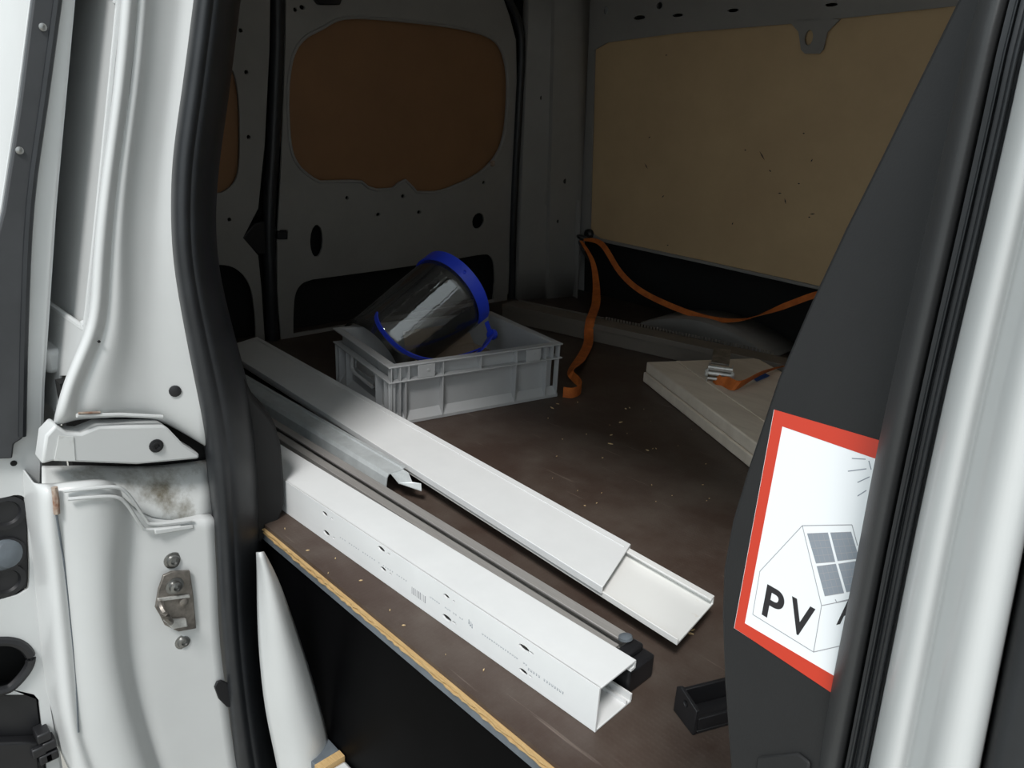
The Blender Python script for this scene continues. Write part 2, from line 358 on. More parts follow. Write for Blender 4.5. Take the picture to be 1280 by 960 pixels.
# pressed bead around the window opening
MB().ring([q+RN*.003 for q in grow(win, 1.012)], .004, 8).build('window_bead', 'paint_in_shade', d1, smooth=True)
rear_plate('door_skin', [rwp(.93, -.05, -.07), rwp(1.90, -.05, -.07), rwp(1.90, 1.0, -.07), rwp(.93, 1.0, -.07)], [], .003, -.07, 'cavity_black', d1, label='inside of the outer door skin, coloured black for shade')
MB().lathe(rw(615, 204, .004), RN, [(.009, 0), (.009, .004), (.005, .006)], 12).build('disc', 'rust', d1)
MB().prism([rw(*q) for q in [(386, -6), (424, -6), (420, 6), (395, 6)]], RN*.02).build('latch_cover', 'plastic_black', d1, bevel=.003)
o2 = [rw(180, -20), rw(337, -20), rw(336, 60), rw(330, 180), rw(322, 260), rw(303, 297), rw(322, 319), rw(326, 360), rw(330, 420), rwp(rw(330, 420).y, -.03), rwp(.48, -.03)]
win2 = smoothline([rw(*q) for q in [(200, 60), (262, 62), (285, 78), (296, 110), (299, 160), (297, 215), (284, 236), (262, 242), (200, 240)]], 5)
rec2 = smoothline([rw(*q) for q in [(240, 332), (280, 331), (300, 340), (312, 358), (317, 385), (319, 410)]], 5)
rec2 += [rwp(rec2[-1].y, .01), rwp(.60, .01)]
ph2 = [pxhole(x, y, rx, ry, rw, RY, RZ) for x, y, rx, ry in [(286, 274, 2, 2), (310, 171, 2, 2), (307, 90, 2, 2), (300, 38, 2, 2)]]
d2 = rear_plate('door_2', o2, [win2, rec2]+ph2, .006, 0, 'paint_in_shade', loc=(-1.80, .75, 0), bevel=.0012)
tag(d2, 'narrower rear door half hidden behind the black seal', 'door', kind='structure')
rear_plate('door_board', [q+V((-.014, 0, 0)) for q in grow(win2, 1.06)], [], .006, -.014, 'liner_dark', d2, label='brown board closing the window opening')
rear_plate('door_skin', [rwp(.40, -.05, -.07), rwp(.93, -.05, -.07), rwp(.93, 1.0, -.07), rwp(.40, 1.0, -.07)], [], .003, -.07, 'cavity_black', d2, label='inside of the outer door skin, coloured black for shade')
lat = [rw(*q) for q in [(303, 297), (318, 280), (336, 275), (346, 285), (346, 306), (336, 318), (322, 318)]]
MB().prism(lat, RN*-.05).build('latch_case', 'plastic_black', d2, bevel=.003)
MB().prism([rw(*q) for q in [(344, 288), (357, 288), (357, 298), (344, 298)]], RN*.012).build('latch_tongue', 'plastic_black', d1, bevel=.002)
# black rubber seals of the rear doors
sl = MB().tube(smoothline([rw(625, -25, .008), rw(636, 0, .008), rw(648, 28, .008), rw(652, 60, .008), rw(649, 130, .008), rw(644, 220, .008), rw(641, 300, .008), rw(640, 372, .008)], 5), .011, 10).build('trim_1', 'rubber', smooth=True)
tag(sl, 'thin black rubber seal beside the corner post', 'seal', kind='structure')
sl = MB().tube(smoothline([rw(347, -20, -.006), rw(346, 60, -.006), rw(341, 180, -.006), rw(336, 260, -.006), rw(337, 330, -.006), rw(341, 425, -.006)], 5), .016, 10).build('trim_2', 'rubber', smooth=True)
tag(sl, 'black rubber seal in the gap between the rear doors', 'seal', kind='structure')
# corner post: folded sheet between the door frame and the side wall
rows = []
for py in (-30, 60, 150, 250, 330, 374):
    k = py/374
    a_ = rw(655-15*k, py, -.005); b1 = rw(662-15*k, py, .015); b2 = rw(690-9*k, py, .05); b3 = rw(694-9*k, py, .062); e_ = rw(722-4*k, py, .085)
    f_ = on(736-14*k, py, FP-V((0, .01, 0)), FN)
    rows.append([a_, b1, b2, b3, e_, f_])
z0 = min(q.z for q in rows[-1])
wre = MB().grid(rows).build('wall_rear', 'paint_in_shade', loc=(-1.75, 1.9, 0), solid=.004, smooth=True, off=-1)
tag(wre, 'pale painted corner post between rear door and side wall', 'post', kind='structure')
for i, (x, y, r) in enumerate([(672, 60, 3), (676, 122, 4), (672, 139, 2.5), (664, 213, 2.5), (705, 226, 4), (696, 276, 3), (660, 305, 3)]):
    c_ = rw(x, y, .05)
    q = rows[0]
    k = y/374; x1, x2 = 662-15*k, 690-9*k
    dx = .015+.035*(x-x1)/(x2-x1) if x < x2 else .062+.023*(x-694+9*k)/28
    MB().lathe(rw(x, y, dx-.004), RN, [(r*.0021, 0), (r*.0021, .0065), (r*.0012, .007)], 12).build('disc', 'plastic_black', wre)  # black discs painting in the dark of the holes in the post
for (xa, ya, xb, yb) in [(699, 62, 697, 115), (686, 210, 682, 255)]:
    MB().tube([rw(xa, ya, .066), rw(xb, yb, .064)], .0018, 6).build('pressed_rib', 'paint_in_shade', wre, smooth=True)
MB().box((-1.90, 1.84, -.05), (-1.86, 2.18, 1.02)).build('outer_skin', 'paint', wre)
# roof and the header over the side opening
ce = MB().box((-1.92, .50, 1.0), (.05, 2.18, 1.03)).build('ceiling', 'paint_white')
tag(ce, 'white painted roof of the van', 'roof', kind='structure')
MB().box((-1.0, .50, .945), (.05, .56, .9995)).build('header', 'paint_white', ce)
MB().prism([V((-1.80, 1.80, .93)), V((-1.60, 2.05, .93)), V((-1.60, 2.05, .985)), V((-1.80, 1.80, .985))], V((.05, -.04, 0))).build('roof_bow', 'plastic_black', ce, bevel=.004)
# wall behind the cab
bh = MB().box((.0, .48, -.1), (.03, 2.14, .995)).build('wall_front', 'paint_white')
tag(bh, 'white partition between cab and load space', 'wall', kind='structure')

# ------------------------------------------------------------------ cable down the corner
path = smoothline([fw_(x, y, .012) for x, y in [(733, -6), (730, 30), (725, 80), (720, 118), (716, 150), (716, 190), (718, 230), (717, 270), (722, 296), (731, 318), (738, 326)]], 5)
wc = MB().tube(path, .005, 8, rfun=lambda t: .0095 if t < .32 else .0042).build('corner_cable', 'plastic_black', smooth=True)
tag(wc, 'black cable clipped down the corner beside the beige lining board', 'cable')
for x, y in [(720, 118), (714, 212), (713, 277)]:
    c_ = fw_(x, y, .012); MB().box((-.014, -.008, -.008), (.014, .008, .008), Matrix.Translation(c_)).build('cable_clip', 'plastic_black', wc, bevel=.002)
# lashing eye
hc = fw_(738, 292)
he = empty('lashing_eye', hc)
tag(he, 'black lashing eye at the lower corner of the beige lining board', 'lashing eye')
MB().lathe(hc-FN*.002, -FN, [(.016, 0), (.016, .012), (.010, .018)], 16).build('base', 'plastic_black', he, smooth=True)
rg = [hc-FN*.022+V((-.012, 0, -.012))+FX*.022*math.cos(t)+FZ*.010*math.sin(t)-FN*.012*math.sin(t) for t in [2*math.pi*i/24 for i in range(24)]]
MB().ring(rg, .0032, 8).build('ring', 'plastic_black', he, smooth=True)

# ------------------------------------------------------------------ near rear jamb of the side opening
JX = -.95
def jrows(tab, xs):
    return [[onX(px, py, JX+xs[j]+(dz if False else 0)) for j, (px, py) in enumerate(r)] for r in tab]
ys = [-15, 60, 130, 200, 270, 340, 400, 440, 485]
cols = {-15: (156, 164, 172, 177, 182, 188, 214, 234, 258), 60: (150, 158, 166, 171, 177, 183, 206, 226, 250), 130: (143, 150, 158, 164, 169, 175, 199, 217, 242),
        200: (133, 140, 148, 154, 159, 166, 190, 208, 236), 270: (124, 132, 140, 146, 152, 161, 182, 202, 232), 340: (118, 126, 135, 142, 149, 162, 179, 200, 237),
        400: (116, 124, 133, 140, 149, 163, 178, 199, 249), 440: (99, 108, 119, 128, 142, 160, 176, 199, 256), 485: (80, 88, 97, 108, 128, 152, 174, 198, 263)}
rel = (-.004, .004, -.012, -.006, -.004, -.014, -.016, -.016, .004)
rows = [[onX(px, py, JX+rel[j]) for j, px in enumerate(cols[py])] for py in ys]
last = [(70, 527), (80, 524), (92, 521), (104, 519), (126, 518), (152, 517), (178, 518), (203, 520), (262, 556)]
rows.append([onX(px, py, JX+rel[j]) for j, (px, py) in enumerate(last)])
rows.append([onX(px, py+3, JX+rel[j]-.02) for j, (px, py) in enumerate(last)])
rows = crown([[r[0]+V((-.030, .014, 0)), r[0]+V((-.008, .001, 0))]+r for r in rows], .985)
wl = MB().grid(rows).build('wall_left', 'paint', loc=(-.95, .4, .15), sub=2, solid=.002)
tag(wl, 'white painted body jamb behind the side opening', 'pillar', kind='structure')
# inner closing wall behind the jamb
MB().box((-1.86, .515, -.55), (-1.07, .530, .999)).build('inner_wall', 'paint_in_shade', wl)
# folded lip with rust at the jamb's lower end
MB().tube([onX(96, 519.5, JX+.0), onX(150, 518.5, JX-.006), onX(203, 521, JX-.008)], .0026, 8).build('folded_lip', 'paint', wl, smooth=True)
MB().tube([onX(98, 516.5, JX+.0015), onX(112, 516, JX+.001), onX(125, 515.5, JX-.002)], .0014, 6).build('rust_streak', 'rust', wl)
MB().tube([onX(123, 426, JX+.0), onX(124.5, 428, JX+.0)], .0016, 6).build('drain_hole', 'gap_black', wl)
MB().lathe(onX(218, 486, JX-.015), (1, -.3, 0), [(.0072, 0), (.0072, .010), (.005, .011)], 14).build('slot_shade', 'plastic_black', wl, smooth=True)  # black disc standing for the dark inside the jamb slot
# cover panel with bolt
cv = [(57, 545), (70, 531), (84, 541), (102, 542), (124, 533), (204, 532), (211, 536), (230, 556), (250, 568), (249, 574), (172, 581), (66, 577), (52, 581)]
cover = MB().prism([onX(x, y, JX-.004) for x, y in cv], (-.03, 0, 0)).build('jamb_cover', 'paint', wl, bevel=.003)
bc = onX(195, 557, JX-.004)
MB().lathe(bc, (1, 0, 0), [(.0085, 0), (.0085, .002), (.0055, .0025), (.0055, .004), (.0035, .004), (.003, .002)], 16).build('bolt', 'plastic_black', cover, smooth=True, label='dark round bolt')
MB().prism([onX(x, y, JX-.003) for x, y in [(74, 545), (92, 546), (94, 576), (68, 576)]], (-.001, 0, 0)).build('grime_patch', 'paint_dirty', cover)
# black sheet that paints in the shade of the gap behind the cover
MB().box((-1.03, .325, .10), (-1.01, .50, .25)).build('gap_backing', 'gap_black', wl)
# dirty ledge
lg = [[(52, 584), (70, 584), (110, 583), (160, 585), (205, 583), (262, 575)],
      [(52, 598), (75, 600), (112, 598), (160, 600), (205, 602), (264, 600)],
      [(52, 614), (76, 614), (115, 610), (150, 612), (178, 652), (266, 652)]]
lx = (-.055, -.03, -.010)
le = MB().grid([[onX(px, py, JX+lx[i]) for px, py in r] for i, r in enumerate(lg)]).build('jamb_ledge', 'paint_dirty', wl, solid=.002, sub=2, label='grimy ledge with rust and moss stains')
MB().tube([onX(68, 609, JX+.001), onX(70, 625, JX+.002), onX(71, 642, JX+.002)], .0035, 6).build('rust_streak', 'rust', wl)
# lower jamb
lt = [[(52, 613), (62, 613), (72, 613), (84, 611), (115, 608), (140, 607), (156, 617), (174, 645), (215, 654), (268, 649)],
      [(53, 640), (64, 640), (74, 640), (86, 640), (118, 640), (146, 642), (162, 648), (178, 661), (218, 666), (268, 662)]]
lt += [[(px, py) for px in r] for py, r in {675: (56, 67, 77, 89, 119, 145, 162, 180, 220, 268), 705: (62, 70, 80, 92, 120, 142, 156, 174, 222, 270),
      760: (66, 75, 86, 97, 122, 143, 155, 171, 224, 272), 800: (70, 80, 90, 101, 125, 146, 158, 172, 226, 274), 850: (74, 84, 94, 107, 132, 153, 165, 178, 230, 280),
      900: (80, 90, 98, 114, 142, 165, 179, 190, 236, 287), 925: (88, 94, 103, 117, 148, 172, 187, 198, 240, 290), 975: (97, 112, 122, 136, 160, 190, 202, 214, 250, 298)}.items()]
lrel = (-.010, .002, -.006, .002, .010, .006, -.018, -.010, -.006, .004)
rows = [[onX(px, py, JX+lrel[j]) for j, (px, py) in enumerate(r)] for r in lt]
rows.insert(0, [q+V((-.015, 0, .001)) for q in rows[0]])
rows = [[r[0]+V((-.10, 0, 0)), r[0]+V((-.012, -.002, 0))]+r for r in rows]
lo = MB().grid(rows[:-1]+[rows[-1]]).build('lower_jamb', 'paint', wl, solid=.002, sub=2, label='white lower jamb with striker plate')
MB().tube(smoothline([onX(85, 624, JX+.010), onX(110, 622, JX+.013), onX(143, 621, JX+.012), onX(158, 630, JX+.008), onX(176, 656, JX+.001), onX(186, 662, JX-.001), onX(225, 658, JX+.0)], 5), .0022, 8).build('pressed_rib', 'paint', wl, smooth=True)
MB().tube(smoothline([onX(80, 614, JX+.006), onX(110, 611, JX+.010), onX(146, 609, JX+.010), onX(162, 620, JX+.006), onX(180, 646, JX+.0), onX(192, 655, JX-.001), onX(240, 650, JX+.002)], 5), .0022, 8).build('pressed_rib', 'paint', wl, smooth=True)
MB().prism([onX(x, y, JX-.001) for x, y in [(192, 661), (240, 655), (241, 659), (193, 667)]], (.004, 0, 0)).build('folded_lip', 'paint', wl, bevel=.001)
MB().tube(smoothline([onX(70, 640, JX+.002), onX(80, 705, JX-.0015), onX(90, 800, JX-.002), onX(95, 860, JX-.002), onX(98, 915, JX-.0)], 5), .0012, 6).build('crease_line', 'edge_grey', wl, smooth=True)  # grey line drawn along the flange crease
# striker plate
SX = JX+.002
sp_o = [(197, 735), (203, 718), (214, 713), (236, 712), (240, 740), (244, 784), (222, 788), (205, 780), (199, 768), (193, 758)]
stp = MB().prism([onX(x, y, SX) for x, y in sp_o], (.004, 0, 0)).build('striker_plate', 'striker', wl, bevel=.001, label='worn metal striker plate')
MB().lathe(onX(218, 732, SX+.004), (1, 0, 0), [(.0115, 0), (.0115, .0015), (.008, .002), (.0075, .007), (.004, .008), (.003, .004)], 18).build('striker_bolt', 'screw', stp, smooth=True)
MB().tube(smoothline([onX(201, 755, SX+.002), onX(201, 756, SX+.020), onX(206, 768, SX+.030), onX(212, 776, SX+.022), onX(213, 778, SX+.002)], 4), .0045, 8).build('striker_loop', 'striker', stp, smooth=True)
MB().prism([onX(x, y, SX+.004) for x, y in [(196, 747), (236, 742), (237, 746), (197, 751)]], (.003, 0, 0)).build('striker_ridge', 'steel', stp, bevel=.0008)
MB().prism([onX(x, y, SX+.004) for x, y in [(203, 774), (231, 771), (233, 781), (214, 784)]], (.006, 0, 0)).build('striker_ridge', 'steel', stp, bevel=.0015)
MB().lathe(onX(229, 752, SX+.004), (1, 0, 0), [(.006, 0), (.006, .003), (.003, .004)], 14).build('rivet', 'striker', stp, smooth=True)
for x, y in [(215, 699), (228, 800)]:
    MB().lathe(onX(x, y, JX-.007), (1, 0, 0), [(.0115, 0), (.0115, .004), (.0085, .0045), (.0075, .0075), (.0045, .008), (.0035, .005)], 18).build('jamb_bolt', 'screw', wl, smooth=True)
MB().prism([onX(x, y, JX+.012) for x, y in smoothline([V((268, 855, 0)), V((272, 850, 0)), V((280, 850, 0)), V((286, 868, 0)), V((282, 880, 0)), V((275, 876, 0)), V((268, 866, 0))], 3, True) for x, y in [(x.x, x.y)]] if False else [onX(x, y, JX+.006) for x, y in [(267, 858), (270, 851), (276, 849), (290, 856), (292, 884), (282, 882), (272, 872)]], (.004, 0, 0)).build('seal_clip', 'plastic_black', wl, bevel=.001)

# outer body side behind the jamb (panel van with a pressed blank window)
def bodyY(z): return .372+.10*max(z-.1, 0)
BN = V((0, 1, -.22)).normalized(); BP = V((0, .279, 0))
BX = V((1, 0, 0)); BZ = BX.cross(BN); BZ = BZ if BZ.z > 0 else -BZ
def bs(px, py): return on(px, py, BP, BN)
def bxz(x, z): return V((x, .279+.22*z, z))
edge = [bs(157, -15), bs(147, 100), bs(134, 200), bs(122, 300), bs(116, 400)]
edge = [bxz(-.975, .72), bxz(-.975, .55), bxz(-.97, .35), bxz(-.97, .22), bxz(-.97, -.45)]
blank = smoothline([bxz(-.972, .63), bxz(-.983, .665), bxz(-1.05, .69), bxz(-1.75, .69), bxz(-1.78, .66), bxz(-1.78, .36), bxz(-1.74, .33), bxz(-1.05, .32), bxz(-.985, .325), bxz(-.972, .35)], 4, True)
qs = plate_mb([bxz(-.966, .95), bxz(-.966, .27), bxz(-1.04, .25), bxz(-1.04, .205), bxz(-1.95, .205), bxz(-1.95, .95)][::-1], [blank], .003, BP, BX, BZ).build('quarter_panel', 'paint', wl, label='white outer body side with a pressed blank window')
plate_mb([q+BN*.012 for q in grow(blank, 1.03)], [], .003, BP+BN*.012, BX, BZ).build('blank_window', 'paint', wl, label='recessed blank window pressing')
MB().ring([q+BN*.002 for q in blank], .004, 8).build('window_bead', 'paint', wl, smooth=True)
MB().box((-1.95, .325, -.55), (-1.06, .33, .204)).build('lower_skin', 'paint', wl)
MB().box((-1.93, .322, .250), (-1.05, .350, .280)).build('slide_rail', 'paint', wl, bevel=.006, label='sliding door guide rail')

# white inner wheel housing flank below
tb = {690: (322, 324, 326, 328), 720: (323, 330, 338, 345), 770: (323, 336, 352, 363), 830: (326, 346, 369, 384), 890: (333, 354, 384, 401), 930: (342, 364, 395, 411), 975: (351, 372, 400, 416), 1030: (362, 380, 404, 420)}
tr_ = (-.045, -.012, -.004, -.026)
rows = [[onX(px, py, -.80+tr_[j]) for j, px in enumerate(r)] for py, r in tb.items()]
tw = MB().grid(rows).build('trim_3', 'paint', sub=2, solid=.002)
tag(tw, 'white painted sill flank curving down under the load floor', 'body panel', kind='structure')

# ------------------------------------------------------------------ fat black door seal on the opening's rear edge
sL = [(-20, 246), (60, 236), (120, 228), (180, 219), (230, 215), (290, 215), (340, 219), (400, 229), (460, 240), (520, 252), (580, 262), (650, 267), (720, 271), (800, 277), (860, 283), (920, 289), (980, 297)]
sR = [(-20, 300), (60, 290), (120, 283), (180, 274), (230, 268), (290, 266), (340, 271), (400, 285), (460, 302), (520, 316), (580, 322), (650, 324), (720, 325), (800, 327), (860, 334), (920, 344), (980, 356)]
fr_ = (0, .05, .16, .30, .40, .48, .60, .78, .93, 1)
fx = (-.030, .006, .022, .026, .020, .023, .018, .008, -.010, -.05)
rows = []
for py, a in sL:
    b_ = lerp(sR, py)
    rows.append([onX(a+(b_-a)*t, py, JX+fx[j]) for j, t in enumerate(fr_)])
rows = crown(rows, .985)
ds = MB().grid(rows).build('trim_4', 'rubber', sub=2, solid=.003)
tag(ds, 'fat black rubber door seal running down the white jamb', 'seal', kind='structure')
cb = [(296, 455), (318, 500), (332, 515), (344, 532), (351, 556), (355, 600), (355, 632), (349, 652), (336, 668), (324, 680), (305, 680)]
it = MB().prism([onX(x, y, JX-.02) for x, y in cb], (-.035, .012, 0)).build('trim_5', 'trim', bevel=.004)
tag(it, 'black plastic trim bulge behind the fat door seal', 'trim', kind='structure')

# ------------------------------------------------------------------ open sliding door, seen on its leading edge
DX = -1.03
doutl = [(40, -20), (97, -20), (90, 0), (79, 120), (67, 255), (57, 400), (52, 485), (49, 600), (50, 700), (54, 800), (62, 880), (75, 960), (80, 990), (-170, 990), (-150, 700), (-90, 500), (-38, 400), (-14, 330), (0, 262), (20, 130), (37, 0)]
h1 = smoothline([onX(*q, DX) for q in [(-60, 632), (0, 622), (22, 618), (32, 626), (35, 660), (36, 728), (30, 738), (10, 746), (-60, 755)]], 3, True)
h2 = smoothline([onX(*q, DX) for q in [(-40, 808), (0, 800), (24, 804), (37, 818), (34, 834), (16, 855), (0, 862), (-40, 868)]], 4, True)
h3 = [onX(*q, DX) for q in [(-60, 868), (42, 867), (48, 874), (56, 940), (60, 985), (-60, 985)]]
dp = [onX(*q, DX) for q in doutl]
dp[0] = up(onX(37, 0, DX), onX(20, 130, DX), .95); dp[1] = up(onX(90, 0, DX), onX(79, 120, DX), .95)
d3 = plate_mb(dp, [h1, h2, h3], .004, V((DX, 0, 0)), V((0, 1, 0)), V((0, 0, 1))).build('door_3', 'paint', bevel=.001)
tag(d3, 'leading edge of the open white sliding door', 'door', kind='structure')
# door inner and outer skins running back along the body
inn = [onX(*q, DX-.002) for q in [(90, 0), (67, 255), (52, 485), (49, 600), (50, 700), (62, 880), (80, 990)]]
inn.insert(0, up(inn[0], inn[1], .95))
MB().grid([[q, q+V((-.85, .0, 0))] for q in inn]).build('inner_skin', 'paint', d3, solid=.003)
out_ = [onX(*q, DX-.002) for q in [(37, -20), (20, 130), (0, 262), (-38, 400), (-90, 500), (-150, 700), (-170, 990)]]
out_[0] = up(onX(37, 0, DX-.002), onX(20, 130, DX-.002), .95)
MB().grid([[q, q+V((-.3, 0, 0)), q+V((-.85, 0, 0))] for q in smoothline(out_, 4)]).build('outer_skin', 'paint', d3, solid=.003, smooth=True)
# black weatherstrip on the edge
ws = [(41, -20), (74, -20), (72, 0), (57, 120), (38, 255), (31, 400), (28, 480), (26, 545), (15, 552), (13, 570), (-60, 572), (-60, 480), (-30, 400), (-8, 300), (2, 262), (22, 130), (38, 0)]
wsp = [onX(*q, DX+.002) for q in ws]; wsp[0] = up(wsp[-1], wsp[-2], .94); wsp[1] = up(wsp[2], wsp[3], .94)
MB().prism(wsp, (.010, 0, 0)).build('weatherstrip', 'strip', d3, bevel=.002, label='dark rubber strip on the door edge')
MB().tube(smoothline([up(onX(74, -20, DX+.010), onX(55, 120, DX+.010), .94), onX(74, -20, DX+.010), onX(55, 120, DX+.010), onX(37, 255, DX+.010), onX(30, 400, DX+.010), onX(27, 545, DX+.010)], 4), .005, 8).build('strip_bulb', 'rubber', d3, smooth=True)
for x, y in [(53, 34), (24, 188)]:
    MB().lathe(onX(x, y, DX+.012), (1, 0, 0), [(.004, 0), (.004, .002), (.002, .003)], 12).build('strip_screw', 'screw', d3, smooth=True)
MB().lathe(onX(17, 579, DX+.002), (1, 0, 0), [(.0035, 0), (.0035, .001), (.002, .0012)], 12).build('small_plug', 'gap_black', d3)
MB().box((DX-.05, .16, -.33), (DX-.045, .262, .10)).build('edge_pocket', 'gap_black', d3)
pk = MB().prism([q+V((-.003, 0, 0)) for q in h1], (-.02, 0, 0)).build('latch_module', 'plastic_black', d3, bevel=.001)
for y in (640, 692, 725):
    MB().lathe(onX(6, y, DX-.003), (1, 0, 0), [(.022, 0), (.022, .004), (.016, .005), (.014, .001)], 20).build('latch_roller', 'plastic_black', pk, smooth=True)
MB().lathe(onX(4, 692, DX+.0), (1, .5, .2), [(.020, 0), (.016, .012), (.006, .016)], 20).build('latch_cone', 'edge_grey', pk, smooth=True)
MB().ring([q+V((.003, 0, 0)) for q in grow(h2, 1.0)], .006, 8).build('lock_gasket', 'plastic_black', d3, smooth=True)
cn = MB().prism([q+V((-.004, 0, 0)) for q in h3], (-.03, 0, 0)).build('connector_block', 'plastic_black', d3, bevel=.002)
for i, (x, y) in enumerate([(50, 912), (57, 922), (53, 938), (44, 930), (60, 935)]):
    MB().box((-.004, -.008, -.007), (.020, .008, .007), Matrix.Translation(onX(x, y, DX))).build('connector_plug', 'plastic_black', cn, bevel=.002)
MB().prism([onX(*q, DX-.004) for q in [(-40, 920), (44, 918), (46, 985), (-40, 985)]], (.018, 0, 0)).build('connector_shell', 'plastic_black', cn, bevel=.003)

# ------------------------------------------------------------------ front side: door pillar, seals, trim panel
bW = [(-20, 1297), (0, 1292), (100, 1273), (285, 1231), (480, 1185), (660, 1146), (800, 1118), (960, 1086), (990, 1080)]
def strip(name, cols_, m_, parent=None, rows_=(-20, 100, 200, 285, 380, 480, 570, 660, 730, 800, 880, 960, 990), **k):
    rws = crown([[onY(lerp(bW, py)+dx, py, y) for dx, y in cols_] for py in rows_], .98, .10, 2)
    return MB().grid(rws).build(name, m_, parent, solid=.003, sub=2, off=1, **k)
bp_ = strip('trim_6', [(-3, .402), (0, .385), (8, .374), (26, .368), (40, .369), (48, .374), (56, .368), (72, .356), (100, .350), (128, .355), (139, .368), (141, .40)], 'paint')
tag(bp_, 'bright white door pillar at the right of the opening', 'pillar', kind='structure')
sb = strip('trim_7', [(138, .41), (140, .372), (160, .366), (190, .366), (215, .37), (300, .38)], 'rubber')
tag(sb, 'black seal at the outer side of the white pillar', 'seal', kind='structure')
rb = strip('trim_8', [(-32, .42), (-29, .398), (-24, .392), (-19, .398), (-15, .390), (-8, .386), (-2, .392), (1, .42)], 'rubber')
tag(rb, 'ribbed black rubber seal beside the white pillar', 'seal', kind='structure')
tL = [(-20, 1205), (0, 1200), (47, 1209), (100, 1196), (276, 1158), (550, 1097), (700, 1069), (865, 1037), (990, 1012)]
tL = [(-20, 1224), (47, 1209), (100, 1196), (276, 1158), (550, 1097), (700, 1069), (865, 1037), (990, 1012)]
rows = []
for py in (-20, 60, 140, 210, 285, 380, 480, 570, 660, 730, 800, 880, 990):
    a = lerp(tL, py); e = lerp(bW, py)-27
    rows.append([onY(a+4, py, .436)]+[onY(a+(e-a)*t, py, y) for t, y in ((0, .416), (.06, .408), (.25, .400), (.5, .396), (.75, .398), (.95, .404), (1, .42))])
rows = crown(rows, .98, .10, 2)
pt = MB().grid(rows).build('trim_9', 'trim_grey', solid=.002, sub=2, off=1)
tag(pt, 'rounded charcoal plastic trim strip next to the ribbed seal', 'trim', kind='structure')
SN = V((-.322, -.934, .156)).normalized(); SP = V((-.163, .430, .388))
SH = SN.cross(V((0, 0, 1))).normalized()
if SH.x < 0: SH = -SH
SVt = SN.cross(SH); SVt = SVt if SVt.z > 0 else -SVt
def st_(px, py, d=0): return on(px, py, SP+SN*d, SN)
po = [st_(*q) for q in [(1215, -30), (1195, 0), (1150, 92), (1100, 195), (1055, 285), (1010, 382), (970, 475), (935, 580), (914, 650), (903, 710), (901, 770), (904, 850), (908, 910), (914, 1000), (1060, 1000), (1110, 700), (1180, 330), (1240, 30), (1245, -30)]]
po[0] = up(po[1], po[2], .74); po[-1] = up(po[-2], po[-3], .74)
pn = MB().prism([q-SN*.0 for q in po], -SN*.010).build('trim_10', 'trim', bevel=.0025)
tag(pn, 'flared charcoal trim panel carrying the red bordered sticker', 'trim', kind='structure')
MB().prism([st_(*q, .0) for q in [(950, 945), (1000, 940), (1015, 952), (1012, 985), (945, 985)]], SN*.002).build('panel_clip', 'trim', pn, bevel=.001)
# white plate for the unseen front door, added to bounce light
fd = MB().box((.14, .31, -.5), (1.0, .34, .55)).build('door_4', 'paint', bevel=.01)
tag(fd, 'plain white plate for the unseen front door, added for bounce', 'door', kind='structure')

# ------------------------------------------------------------------ sticker
skr = empty('warning_sticker', st_(1000, 690))
tag(skr, 'red bordered white PV house sticker on the charcoal trim panel', 'sticker')
def spoly(name, pts, m_, d0_, th, par=skr): return MB().prism([st_(*q, d0_) for q in pts], SN*th).build(name, m_, par)
spoly('backing', [(968, 512), (1105, 552), (1045, 868), (918, 785)], 'sticker_white', 0, .0003)
for q in [[(968, 512), (1105, 552), (1102, 576), (978, 533)], [(968, 512), (978, 533), (931, 779), (918, 785)], [(918, 785), (931, 779), (1048, 848), (1044, 869)]]:
    spoly('red_border', q, 'red', .0003, .0001)
def sline(a, b_, wd=.00035, m_='print_grey', name='house_line', par=skr):
    A = st_(*a, .00031); B = st_(*b_, .00031); t = (B-A).normalized(); n = t.cross(SN).normalized()*wd/2
    MB().prism([A-n, B-n, B+n, A+n], SN*.00008).build(name, m_, par)
for a, b_ in [((1003, 657), (950, 714)), ((950, 714), (941, 768)), ((941, 768), (1017, 815)), ((1017, 815), (1027, 757)), ((1027, 757), (1003, 657)), ((1003, 657), (1065, 656)), ((1065, 656), (1072, 682)), ((1027, 757), (1062, 750)), ((1017, 815), (1052, 807)), ((1044, 749), (1046, 753)), ((1046, 753), (1062, 749))]:
    sline(a, b_)
for a, b_ in [((1065, 573), (1082, 574)), ((1060, 589), (1083, 586)), ((1072, 603), (1087, 596)), ((1072, 620), (1083, 613)), ((1086, 576), (1089, 587))]:
    sline(a, b_, .0004, 'print_pale', 'sun_ray')
def mixp(q, s, t): return tuple((q[0][k]*(1-s)+q[1][k]*s)*(1-t)+(q[3][k]*(1-s)+q[2][k]*s)*t for k in (0, 1))
for q in [[(1009, 667), (1035, 666), (1044, 702), (1020, 704)], [(1038, 666), (1064, 665), (1074, 698), (1047, 701)], [(1021, 708), (1045, 705), (1055, 741), (1031, 745)], [(1048, 705), (1074, 701), (1082, 736), (1058, 740)]]:
    c_ = spoly('solar_module', q, 'print_pale', .0003, .00006)
    for i in range(1, 4): sline(mixp(q, i/4, 0), mixp(q, i/4, 1), .0002, 'print_grey', 'cell_line', c_)
    for i in range(0, 5): sline(mixp(q, 0, i/4), mixp(q, 1, i/4), .00025, 'print_grey', 'cell_line', c_)
